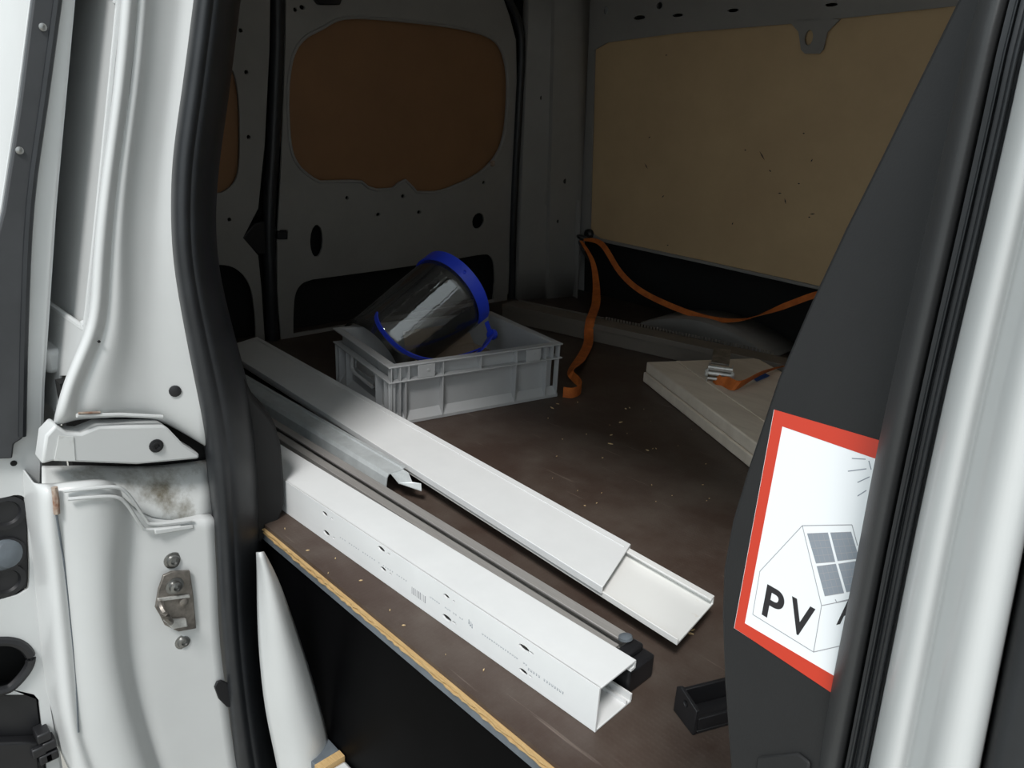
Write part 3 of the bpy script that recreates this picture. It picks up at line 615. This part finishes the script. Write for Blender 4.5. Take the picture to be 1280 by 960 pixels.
def glyph(ch, o_, ux, uy, m_='print_black'):
    """letter as mesh; ux, uy are the world vectors of one em"""
    cu = bpy.data.curves.new('t', 'FONT'); cu.body = ch; cu.size = 1; cu.offset = .022
    ob = bpy.data.objects.new('t', cu); C.objects.link(ob); dg = bpy.context.evaluated_depsgraph_get()
    me = bpy.data.meshes.new_from_object(ob.evaluated_get(dg)); mb = MB()
    n = len(me.vertices); base = [o_+ux*q.co.x+uy*q.co.y for q in me.vertices]
    mb.add(base, [list(p.vertices) for p in me.polygons])
    bpy.data.objects.remove(ob); bpy.data.curves.remove(cu); bpy.data.meshes.remove(me)
    return mb
o_ = st_(950, 765.5, .0004); ux = (st_(1017, 809, .0004)-st_(941, 762, .0004)).normalized(); uy = (st_(968, 512)-st_(918, 785)).normalized()
hP = (st_(957, 729, .0004)-st_(951, 766, .0004)).length/.70
glyph('P', o_, ux*hP*1.15, uy*hP).build('letter_P', 'print_black', skr)
glyph('V', st_(984, 784, .0004), ux*hP*.95, uy*hP).build('letter_V', 'print_black', skr)
ux2 = (st_(1052, 801)-st_(1017, 809)).normalized()
glyph('A', st_(1046.5, 780, .0004), ux2*hP*.7, uy*hP*.8).build('letter_A', 'print_black', skr)

# ------------------------------------------------------------------ long profiles on the floor
def axis_frame(p, slope):
    ex = V((-1, slope, 0)).normalized()          # towards the rear
    ey = V((0, 0, 1)).cross(ex); ey = ey if ey.y > 0 else -ey
    return V(p), ex, ey
def extr(sec, p, ex, ey, L, s0=0, sh=0):
    p = V(p); return MB().prism([p+ex*(s0+sh*s)+ey*s+V((0, 0, t)) for s, t in sec], ex*L)
# near white C-channel: web towards the camera, open side to the back
P1, ex, ey = axis_frame((-.398, .603, .0005), -.030)
h1_, w1_ = .0535, .060
n1r = empty('white_channel', P1)
tag(n1r, 'white perforated channel with printing, nearest the plywood edge', 'channel')
L1 = 1.15
def wp(px, py): return on(px, py, P1, ey)
web_o = [P1, P1+ex*L1, P1+ex*L1+V((0, 0, h1_)), P1+V((0, 0, h1_))]
hl = []
for (x, y, a, b_) in [(407, 642, 4, 3), (409, 666, 5, 3.5), (477.5, 686, 5, 3.5), (480, 711, 4, 3), (559, 745, 4, 3), (559.5, 772, 6, 4), (656, 809.5, 6.5, 4), (655, 839, 5, 3.5)]:
    for dx, dy, k in ((0, 0, 1), (9, 6, .45)):
        c_ = wp(x+dx, y+dy); s_ = (c_-EYE).length/F
        if not (.004 < (c_.z-P1.z) < h1_-.004): continue
        hl.append(circ(c_, ex, V((0, 0, 1)), a*s_*1.35*k, b_*s_*.9*k, 12))
plate_mb(web_o, hl, .0022, P1, ex, V((0, 0, 1))).build('web', 'pvc', n1r)
extr([(0, h1_-.0025), (w1_, h1_-.0025), (w1_, h1_), (0, h1_)], P1, ex, ey, L1).build('top_flange', 'pvc', n1r, bevel=.0006)
extr([(0, 0), (w1_, 0), (w1_, .0025), (0, .0025)], P1, ex, ey, L1).build('bottom_flange', 'pvc', n1r, bevel=.0006)
extr([(w1_-.0025, h1_-.010), (w1_, h1_-.010), (w1_, h1_-.0026), (w1_-.0025, h1_-.0026)], P1, ex, ey, L1).build('lip', 'pvc', n1r)
extr([(w1_-.008, h1_-.0105), (w1_-.0026, h1_-.0105), (w1_-.0026, h1_-.0075), (w1_-.008, h1_-.0075)], P1, ex, ey, L1).build('lip', 'pvc', n1r)
extr([(w1_-.0025, .0026), (w1_, .0026), (w1_, .011), (w1_-.0025, .011)], P1, ex, ey, L1).build('lip', 'pvc', n1r)
extr([(w1_-.010, .0026), (w1_-.008, .0026), (w1_-.008, .007), (w1_-.010, .007)], P1, ex, ey, L1).build('lip', 'pvc', n1r)
# printing along the web
fn = -ey
def dash(px, py, l, hgt, m_='print_pale', nm='printed_mark'):
    c_ = wp(px, py)+fn*.00115
    MB().prism([c_-ex*l/2, c_+ex*l/2, c_+ex*l/2+V((0, 0, hgt)), c_-ex*l/2+V((0, 0, hgt))], fn*.0001).build(nm, m_, n1r)
rd = random.Random(11)
bar = MB(); bx0 = wp(516, 742)
for i in range(9):
    wd = rd.choice((.0006, .001, .0016)); c_ = wp(516+i*2.05, 733+i*1.45)+fn*.00115
    bar.prism([c_-ex*wd/2, c_+ex*wd/2, c_+ex*wd/2-V((0, 0, .010)), c_-ex*wd/2-V((0, 0, .010))], fn*.0001)
bar.build('barcode', 'print_grey', n1r, label='small grey barcode print')
def printline(x0, y0, x1, y1, n, hh, dens=.75):
    mb = MB()
    for i in range(n):
        if rd.random() > dens: continue
        t = (i+.5)/n; c_ = wp(x0+(x1-x0)*t, y0+(y1-y0)*t)+fn*.00115; l = .0016*rd.uniform(.6, 1.5)
        for sx in (-1, 1):
            mb.prism([c_+ex*(sx*l*.45-.0002), c_+ex*(sx*l*.45+.0002), c_+ex*(sx*l*.45+.0002)+V((0, 0, hh)), c_+ex*(sx*l*.45-.0002)+V((0, 0, hh))], fn*.0001)
        mb.prism([c_-ex*l*.45, c_+ex*l*.45, c_+ex*l*.45+V((0, 0, hh*.25)), c_-ex*l*.45+V((0, 0, hh*.25))], fn*.0001)
    if mb.v: mb.build('printed_line', 'print_pale', n1r)
printline(425, 671, 510, 727, 30, .0016)
printline(538, 746, 580, 775, 16, .0016)
printline(586, 778, 592, 786, 3, .006, 1)
printline(603, 792, 660, 832, 20, .0018)
printline(660, 836, 706, 868, 14, .0030, .95)
# wider trunking with a lid pushed back from its end
P2, ex2, ey2 = axis_frame((-.404, .7475, .0006), .050)
w2 = .098; L2 = 1.33
t2 = empty('cable_trunking', P2)
tag(t2, 'long flat white trunking whose lid stops short of its end', 'trunking')
H2 = .040
zi = H2-.013
base_sec = [(0, zi-.0025), (w2, zi-.0025), (w2, H2-.003), (w2-.010, H2-.003), (w2-.010, H2-.0055), (w2-.0025, H2-.0055), (w2-.0025, zi), (.0025, zi), (.0025, H2-.0075), (0, H2-.0075)]
extr(base_sec, P2, ex2, ey2, L2-.02, 0, .2).build('base', 'pvc_stained', t2, bevel=.0005)
extr([(.048, 0), (.052, 0), (.052, zi-.0026), (.048, zi-.0026)], P2, ex2, ey2, L2-.1, .06).build('foot_rib', 'pvc', t2)
extr([(w2-.0105, 0), (w2-.007, 0), (w2-.007, zi-.0026), (w2-.0105, zi-.0026)], P2, ex2, ey2, L2-.1, .06).build('foot_rib', 'pvc', t2)
lid_sec = [(-.003, H2-.009), (-.0008, H2-.009), (-.0008, H2-.0008), (w2+.0008, H2-.0008), (w2+.0008, H2-.012), (w2+.003, H2-.012), (w2+.003, H2+.0014), (-.003, H2+.0014)]
extr(lid_sec, P2, ex2, ey2, L2-.16, .112, .42).build('lid', 'pvc', t2, bevel=.0007)
extr([(w2-.010, H2+.0015), (w2-.0085, H2+.0015), (w2-.0085, H2+.0022), (w2-.010, H2+.0022)], P2, ex2, ey2, L2-.20, .155).build('lid_bead', 'pvc', t2)
# aluminium mounting rail with slot
P3, ex3, ey3 = axis_frame((-.437, .6705, .0006), -.006)
zr = .039
rail_sec = [(0, 0), (.036, 0), (.036, zr), (.0215, zr), (.0215, zr-.003), (.033, zr-.003), (.033, zr-.016), (.003, zr-.016), (.003, zr-.003), (.0135, zr-.003), (.0135, zr), (0, zr)]
r3 = extr(rail_sec, P3, ex3, ey3, 1.12).build('aluminium_rail', 'alu', loc=P3, bevel=.0005)
tag(r3, 'grey slotted aluminium rail between the two white profiles', 'rail')
extr([(.0138, zr-.0155), (.0212, zr-.0155), (.0212, zr-.012), (.0138, zr-.012)], P3, ex3, ey3, 1.12).build('slot_strip', 'rubber', r3)  # black strip along the bottom of the slot
# black end block on the rail
be = empty('rail_end_block', (-.418, .690, 0))
tag(be, 'black plastic block standing at the end of the slotted rail', 'bracket')
MB().box((-.4345, .667, .0005), (-.408, .712, .030)).build('body', 'plastic_black', be, bevel=.003)
MB().box((-.4345, .671, .0306), (-.420, .7065, .040)).build('cap', 'plastic_black', be, bevel=.003)
MB().lathe(V((-.4365, .694, .0425)), V((-.2, 0, 1)), [(.008, 0), (.0075, .003), (.004, .005)], 16).build('knob', 'edge_grey', be, smooth=True)
# galvanised hat channel
P4, ex4, ey4 = axis_frame((-.925, .7225, .0006), .004)
g4 = empty('galvanised_channel', P4)
tag(g4, 'short shiny galvanised steel channel with a bent end', 'channel')
gz = .040; th = .0014
gsec = [(0, 0), (.004, gz-.006), (.008, gz), (.034, gz), (.036, gz+.002), (.042, gz+.002), (.042, gz+.002-th), (.0365, gz+.002-th), (.0345, gz-th), (.0085, gz-th), (.0055, gz-.0065), (th, 0)]
extr(gsec, P4, ex4, ey4, .75).build('body', 'galv', g4)
MB().prism([P4+V((.0, .012, gz-.002)), P4+V((.018, .014, gz-.012)), P4+V((.034, .030, gz-.014)), P4+V((.010, .038, gz-.004)), P4+V((-.004, .034, gz-.001))], V((0, 0, .0012))).build('bent_tab', 'galv', g4)
MB().prism([P4+V((.018, .014, gz-.0115)), P4+V((.050, .033, gz-.018)), P4+V((.040, .040, gz-.012)), P4+V((.030, .030, gz-.010))], V((0, 0, .0012))).build('bent_tab', 'galv', g4)

# black bracket on the floor near the trim panel
bo = V((-.345, .680, 0))
bx = V((.40, .92, 0)).normalized(); byv = V((-.92, .40, 0)).normalized()
fbr = frame(onZ(868, 919, 0), bx, byv)
kb = empty('plastic_bracket', onZ(868, 919, 0))
tag(kb, 'black open plastic bracket with a screw hole, alone on the floor', 'bracket')
fo = onZ(868, 919, .0005)
pl_ = [fo, fo+byv*.036, fo+byv*.036+V((0, 0, .030)), fo+byv*.030+V((0, 0, .035)), fo+V((0, 0, .030))]
hc_ = fo+byv*.018+V((0, 0, .024))
plate_mb(pl_, [circ(hc_, byv, V((0, 0, 1)), .0035)], .004, fo, byv, V((0, 0, 1))).build('end_plate', 'plastic_black', kb, bevel=.0006)
MB().box((.0025, 0, .0005), (.07, .036, .004), fbr).build('base_plate', 'plastic_black', kb, bevel=.0008)
MB().box((.0025, 0, .0045), (.07, .004, .019), fbr).build('side_rail', 'plastic_black', kb, bevel=.0008)
MB().box((.0025, .032, .0045), (.07, .036, .027), fbr).build('side_rail', 'plastic_black', kb, bevel=.0008)
MB().box((.0025, .0045, .012), (.07, .014, .015), fbr).build('cross_ledge', 'plastic_black', kb)

# ------------------------------------------------------------------ grey euro crate
A_ = 1.3647
ce1 = V((math.cos(A_), math.sin(A_), 0)); ce2 = V((-math.sin(A_), math.cos(A_), 0))
CO = V((-1.1513, .8925, 0)); CF = frame(CO+V((0, 0, .0008)), ce1, ce2)
cr = empty('euro_crate', CO+ce1*.2+ce2*.15)
tag(cr, 'grey ribbed plastic stacking crate holding the face shield', 'crate')
W_, D_, H_ = .40, .30, .12
mb = MB(); ins = .016; t_ = .003
for lo_, hi_ in [((ins, ins, .004), (W_-ins, ins+t_, H_)), ((ins, D_-ins-t_, .004), (W_-ins, D_-ins, H_)), ((W_-ins-t_, ins+t_, .004), (W_-ins, D_-ins-t_, H_)), ((ins, ins, .001), (W_-ins, D_-ins, .004))]:
    mb.box(lo_, hi_, CF)
# short side towards the camera has a hand hole
y0_, y1_ = .09, .21
for lo_, hi_ in [((ins, ins+t_, .004), (ins+t_, y0_, H_)), ((ins, y1_, .004), (ins+t_, D_-ins-t_, H_)), ((ins, y0_, .004), (ins+t_, y1_, .055)), ((ins, y0_, .090), (ins+t_, y1_, H_))]:
    mb.box(lo_, hi_, CF)
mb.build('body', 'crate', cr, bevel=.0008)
def frame_ring(o, i, z0, z1):
    q = MB()
    for lo_, hi_ in [((o, o, z0), (W_-o, i, z1)), ((o, D_-i, z0), (W_-o, D_-o, z1)), ((o, i, z0), (i, D_-i, z1)), ((W_-i, i, z0), (W_-o, D_-i, z1))]: q.box(lo_, hi_, CF)
    return q
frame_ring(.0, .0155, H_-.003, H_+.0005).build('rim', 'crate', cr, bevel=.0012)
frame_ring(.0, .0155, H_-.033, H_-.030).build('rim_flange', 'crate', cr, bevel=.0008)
# sloping foot band
q = MB()
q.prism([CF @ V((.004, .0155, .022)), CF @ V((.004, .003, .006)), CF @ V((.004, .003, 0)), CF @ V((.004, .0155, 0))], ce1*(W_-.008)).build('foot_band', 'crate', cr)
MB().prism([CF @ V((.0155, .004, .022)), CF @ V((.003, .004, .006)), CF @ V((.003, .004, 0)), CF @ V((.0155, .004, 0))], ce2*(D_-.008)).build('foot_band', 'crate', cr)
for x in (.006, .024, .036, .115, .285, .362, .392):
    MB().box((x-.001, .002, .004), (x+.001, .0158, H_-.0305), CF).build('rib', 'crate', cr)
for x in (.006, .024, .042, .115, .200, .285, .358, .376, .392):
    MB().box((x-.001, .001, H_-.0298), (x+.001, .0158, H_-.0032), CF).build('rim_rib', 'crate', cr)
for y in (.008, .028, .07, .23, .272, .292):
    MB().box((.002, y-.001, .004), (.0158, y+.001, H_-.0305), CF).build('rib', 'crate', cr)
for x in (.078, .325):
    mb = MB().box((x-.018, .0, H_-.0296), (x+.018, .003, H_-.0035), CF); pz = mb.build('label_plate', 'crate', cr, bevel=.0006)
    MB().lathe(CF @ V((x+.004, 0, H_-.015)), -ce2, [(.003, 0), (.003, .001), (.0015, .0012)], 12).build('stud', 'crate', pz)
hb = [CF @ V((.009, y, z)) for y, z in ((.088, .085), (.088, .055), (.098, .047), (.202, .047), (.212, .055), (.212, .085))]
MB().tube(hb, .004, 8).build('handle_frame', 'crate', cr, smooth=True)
# cardboard pieces lying in the crate
bxr = empty('cardboard_box', CF @ V((.20, .15, .005)))
tag(bxr, 'open tan cardboard box inside the grey crate under the visor', 'box')
BF = CF @ Matrix.Translation((.155, .115, .0045)) @ Matrix.Rotation(.12, 4, 'Z')
MB().box((0, 0, 0), (.19, .12, .002), BF).build('bottom', 'card', bxr)
for lo_, hi_ in [((0, 0, .0022), (.002, .12, .055)), ((.188, 0, .0022), (.19, .12, .055)), ((.0022, 0, .0022), (.1878, .002, .055)), ((.0022, .118, .0022), (.1878, .12, .055))]:
    MB().box(lo_, hi_, BF).build('side', 'card', bxr)
MB().prism([BF @ V((.0022, .118, .0555)), BF @ V((.1878, .118, .0555)), BF @ V((.18, .145, .100)), BF @ V((.01, .145, .100))], V((0, 0, .002))).build('flap', 'card', bxr)

# ------------------------------------------------------------------ face shield
X_ = -1.31
Bp = on(545, 450, CO+ce2*.032, ce2); Tp = onX(525, 322, X_)
Mc = (Tp+Bp)/2; tv = (Tp-Bp).normalized(); hv = (Tp-Bp).length/2
uu = tv.cross(V((0, 0, 1))).normalized(); vv = tv.cross(uu)
nn = (uu*math.cos(math.radians(118))+vv*math.sin(math.radians(118))).normalized()
Rp = on(608, 402, Mc, nn); Lp = on(470, 395, Mc, nn)
sv = tv.cross(nn).normalized()
if sv.dot(Rp-Mc) < 0: sv = -sv
fs = empty('face_shield', Mc)
tag(fs, 'face shield with blue brow band and clear visor in the crate', 'face shield')
loop = smoothline([Tp, on(572, 343, Mc, nn), on(596, 375, Mc, nn), Rp, on(612, 425, Mc, nn), on(590, 440, Mc, nn), Bp, on(510, 442, Mc, nn), on(483, 420, Mc, nn), Lp, on(480, 372, Mc, nn), on(500, 340, Mc, nn)], 6, True)
# clear visor: part of a cylinder lying across the crate, its brow end raised
av = V((-.30, -.75, -.60)).normalized(); rv = .094
cen = onX(563, 367, -1.345)
vd = (EYE-cen).normalized(); wv = (vd-av*vd.dot(av)).normalized(); uv_ = av.cross(wv).normalized()
if uv_.dot(V((0, 0, 1))) < 0: uv_ = -uv_
def vis(th, s_, rr=rv):                      # th 0 = facing the door, positive = upper side
    return cen+wv*(rr*math.cos(th))+uv_*(rr*math.sin(th))+av*(s_-.040*math.cos(th))
ths = [math.radians(-96+(112+96)*i/30) for i in range(31)]
MB().grid([[vis(t, .004+.225*k/8, rv*(1-.06*k/8)) for k in range(9)] for t in ths]).build('visor', 'visor', fs, smooth=True, solid=.0008, label='clear plastic visor sheet')
bt = ths[4:]
MB().ribbon([vis(t, -.002, rv+.003) for t in bt], [av*.0135]*len(bt), .004).build('brow_band', 'blue', fs, smooth=True, label='wide bright blue brow band')
hb_ = [EYE+(loop[18+i]-EYE)*(1.04+.10*i/37) for i in range(9*6-18+2)]
MB().ribbon(hb_, [nn*.0055]*len(hb_), .003).build('headband', 'blue', fs, smooth=True, label='thin blue headband loop')
rq = vis(math.radians(10), -.002, rv+.005); MB().lathe(rq, rq-cen, [(.004, 0), (.004, .002), (.002, .003)], 12).build('rivet', 'blue', fs, smooth=True)
kc = EYE+(on(615, 418, Mc, nn)-EYE)*1.05
MB().lathe(kc, sv, [(.012, -.006), (.013, .004), (.009, .010)], 16).build('adjuster', 'blue', fs, smooth=True)
MB().ribbon([kc]+[EYE+(on(x, y, Mc, nn)-EYE)*1.05 for x, y in ((606, 432), (598, 440))], [nn*.010]*3, .004).build('adjuster_strap', 'blue', fs)

# ------------------------------------------------------------------ slotted grey cable duct along the far wall
pa = onZ(634, 402, 0); pb_ = onZ(803, 441, 0)
exd = (pb_-pa).normalized(); eyd = V((0, 0, 1)).cross(exd); eyd = eyd if eyd.y > 0 else -eyd
PD = pa-exd*.02+V((0, 0, .0006)); LD = .86; wd_, hd_ = .085, .050
du = empty('slotted_duct', PD+exd*LD/2)
tag(du, 'long grey slotted duct on the floor along the far wall', 'duct')
def dsec(sec): return MB().prism([PD+eyd*s+V((0, 0, t)) for s, t in sec], exd*LD)
dsec([(0, 0), (wd_, 0), (wd_, .003), (.003, .003), (.003, hd_-.006), (0, hd_-.006)]).build('base', 'duct', du, bevel=.0008)
dsec([(-.0025, hd_-.016), (-.0004, hd_-.016), (-.0004, hd_-.002), (wd_*.72, hd_-.002), (wd_*.72, hd_), (-.0025, hd_)]).build('lid', 'duct', du, bevel=.0008)
teeth = MB(); ntee = 52
for i in range(ntee):
    x = .30+.0092*i
    if x > LD-.01: break
    q = PD+exd*x+eyd*(wd_-.003)+V((0, 0, .0032))
    teeth.box((0, 0, 0), (.0052, .0022, hd_-.001), frame(q, exd, eyd))
to = teeth.build('slotted_wall', 'duct', du, label='row of narrow teeth along the back edge'); to['kind'] = 'stuff'
MB().box((0, 0, 0), (.295, .0022, hd_-.004), frame(PD+eyd*(wd_-.003)+V((0, 0, .0032)), exd, eyd)).build('back_wall', 'duct', du)

# ------------------------------------------------------------------ beige boards
mA = onZ(803, 477, 0); mD = onZ(925, 576, 0)
mx_ = (mD-mA).normalized(); my_ = V((-mx_.y, mx_.x, 0)); my_ = my_ if my_.y > 0 else -my_
def board(name, org, z, th, Lx, Ly, label, sk=0):
    P = [org, org+mx_*Lx, org+mx_*Lx+my_*Ly, org+my_*Ly]
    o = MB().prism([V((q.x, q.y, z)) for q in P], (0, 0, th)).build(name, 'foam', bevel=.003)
    return tag(o, label, 'board', 'beige boards stacked under the ratchet')
b1_ = board('foam_board', mA, .0006, .024, .62, .288, 'lower of the two stacked beige boards on the floor')
b2_ = board('foam_board', mA+mx_*.004+my_*.003, .0250, .025, .62, .290, 'upper of two stacked beige boards, ratchet lying on it')
# shallow raised ridge pressed into the upper board
r_o = mA+mx_*.01+my_*.075
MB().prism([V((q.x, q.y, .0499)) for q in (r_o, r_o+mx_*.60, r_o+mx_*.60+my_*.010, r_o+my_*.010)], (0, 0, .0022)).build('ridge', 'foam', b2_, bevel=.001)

# ------------------------------------------------------------------ ratchet on the boards
rz = .0510
rc = onZ(898, 478, rz)
ryv = (onZ(905, 440, rz)-onZ(898, 480, rz)).normalized(); rx = V((ryv.y, -ryv.x, 0))
RF = frame(rc, rx*1.12, ryv*1.0, (0, 0, 1.15))
rt = empty('ratchet_buckle', rc)
tag(rt, 'steel ratchet buckle of an orange strap on the beige boards', 'ratchet')
for s in (-1, 1):
    MB().prism([RF @ V((s*.022-.001, y, z)) for y, z in ((-.008, .0), (.055, .0), (.060, .012), (.045, .026), (.004, .030), (-.010, .016))], rx*.002).build('side_plate', 'steel', rt, bevel=.0005)
MB().prism([RF @ V((-.019, y, z)) for y, z in ((.000, .037), (.066, .050), (.068, .047), (.002, .033))], rx*.038).build('handle', 'striker', rt, bevel=.001)
for y, z, r in ((.0, .016, .005), (-.001, .028, .0045), (.0, .024, .0025), (.040, .014, .005), (-.004, .007, .0035)):
    MB().tube([RF @ V((-.023, y, z)), RF @ V((.023, y, z))], r, 12).build('crossbar', 'steel', rt, smooth=True)
for s in (-1, 1):
    MB().lathe(RF @ V((s*.024, .0, .016)), rx*s, [(.009, -.002), (.009, .003), (.005, .004)], 10).build('ratchet_wheel', 'steel', rt)
UP = V((0, 0, 1))
# strap running from the ratchet across the boards
pts = [RF @ V((-.006, .002, .008)), RF @ V((.0, -.014, .006)), RF @ V((.012, -.016, .008)), onZ(922, 482, rz+.012), onZ(945, 470, rz+.016), onZ(962, 463, rz+.010), onZ(980, 458, rz+.004), onZ(1005, 453, rz+.003), onZ(1040, 447, rz+.003)]
wds = [ryv*.0, rx*.0]
def mkw(dirs): return [d for d in dirs]
sp_ = smoothline(pts, 5); n_ = len(sp_); hw = []
for i in range(n_):
    t = i/(n_-1); a = V((.35, .25, .9)).normalized(); b_ = V((.2, 1, .05)).normalized()
    k = min(1, max(0, (t-.35)/.4)); hw.append((a.lerp(b_, k)).normalized()*.0125)
s3 = MB().ribbon(sp_, hw).build('orange_strap', 'orange', smooth=True)
tag(s3, 'orange webbing strap threaded through the ratchet on the beige boards', 'strap', 'orange lashing straps')
q = onZ(957, 468, rz)
tg = MB().prism([onZ(x, y, .0524) for x, y in [(940, 472), (953, 465), (962, 470), (946, 477)]], (0, 0, .0012)).build('blue_label', 'blue_tag')
tag(tg, 'small blue label beside the orange strap on the beige boards', 'label')
# strap hanging from the lashing eye down to the floor beside the crate
h0 = hc-FN*.030+V((-.012, 0, -.02))
hp = [(h0, .0), ]
seq = [h0, fw_(740, 325, .05), fw_(745, 355, .08), V(on(744, 375, PD+eyd*.03, eyd)), ]
dtop = on(741, 392, PD+V((0, 0, hd_+.009)), UP)
dfr = on(737, 412, PD-eyd*.006, eyd)
seq = [h0, fw_(740, 325, .06), fw_(745, 352, .10), on(745, 378, PD+V((0, 0, hd_+.012)), UP), dtop, V((dfr.x, dfr.y, hd_+.010)), V((dfr.x, dfr.y, .030))-eyd*.004, onZ(735, 430, .012), onZ(726, 448, .016), onZ(715, 462, .030), onZ(716, 470, .020), onZ(724, 478, .014), onZ(726, 486, .014), onZ(716, 491, .014), onZ(704, 490, .014)]
sp_ = smoothline(seq, 6); n_ = len(sp_); hw = []
for i, q in enumerate(sp_):
    t = i/(n_-1)
    a = V((.75, .6, .0)).normalized() if t < .58 else V((.6, .5, .62)).normalized()
    if t > .72: a = V((.10, -.10, 1)).normalized()
    elif t > .58: a = V((.75, .6, .0)).normalized().lerp(V((.10, -.10, 1)), (t-.58)/.14).normalized()
    hw.append(a*(.0125 if t > .2 else .005+.0075*t/.2))
for i, q in enumerate(sp_):
    if hw[i].z > .008: sp_[i] = V((q.x, q.y, max(q.z, .0135)))
s1 = MB().ribbon(sp_, hw).build('orange_strap', 'orange', smooth=True)
tag(s1, 'orange strap hanging over the grey duct to the floor beside the crate', 'strap', 'orange lashing straps')
# strap swagging along the wall
seq = [h0+V((.012, 0, .006)), fw_(752, 305, .04), fw_(775, 340, .05), fw_(800, 363, .055), fw_(840, 383, .06), fw_(885, 398, .06), fw_(925, 400, .055), fw_(960, 390, .04), fw_(990, 379, .03), fw_(1018, 369, .025), fw_(1050, 362, .02)]
sp_ = smoothline(seq, 6); n_ = len(sp_); hw = []
for i, q in enumerate(sp_):
    t = i/(n_-1); k = abs(2*t-1)
    tt = (sp_[min(i+1, n_-1)]-sp_[max(i-1, 0)]).normalized()
    a = tt.cross(V((0, 1, 0))).normalized(); b_ = V((.1, 1, .12)).normalized()
    k2 = 1 if t < .45 else max(0, 1-(t-.45)/.2) if t < .65 else min(1, (t-.65)/.12)
    hw.append(b_.lerp(a, k2*.75).normalized()*(.0085 if t > .1 else .004+.045*t))
s2 = MB().ribbon(sp_, hw).build('orange_strap', 'orange', smooth=True)
tag(s2, 'orange strap sagging along the dark foot of the far wall', 'strap', 'orange lashing straps')

# ------------------------------------------------------------------ wood chips and crumbs on the floor
rd = random.Random(5); ch = MB()
spots = [(764, 544, 3), (776, 528, 4), (782, 511, 2), (787, 510, 2), (809, 563, 3), (816, 561, 2), (820, 561, 2), (763, 555, 4), (722, 503, 3), (690, 510, 5), (685, 523, 2), (733, 543, 2), (697, 505, 3), (866, 788, 3), (862, 792, 4)]
spots += [(rd.uniform(690, 890), rd.uniform(510, 640), rd.uniform(.6, 1.6)) for _ in range(22)]
spots += [(lambda t: (345+355*t+6+rd.uniform(0, 40), 668+290*t+rd.uniform(-12, 2), rd.uniform(.6, 2)))(rd.random()) for _ in range(10)]
for x, y, s in spots:
    q = onZ(x, y, .0002); a = rd.uniform(0, 3.1); l = s*.0012; t = V((math.cos(a), math.sin(a), 0)); n = V((-t.y, t.x, 0))
    ch.prism([q-t*l, q+n*l*.35, q+t*l, q-n*l*.3], (0, 0, .0012))
cho = ch.build('wood_crumbs', 'chip')
tag(cho, 'pale wood crumbs and splinters scattered over the brown floor', 'crumbs', kind='stuff')
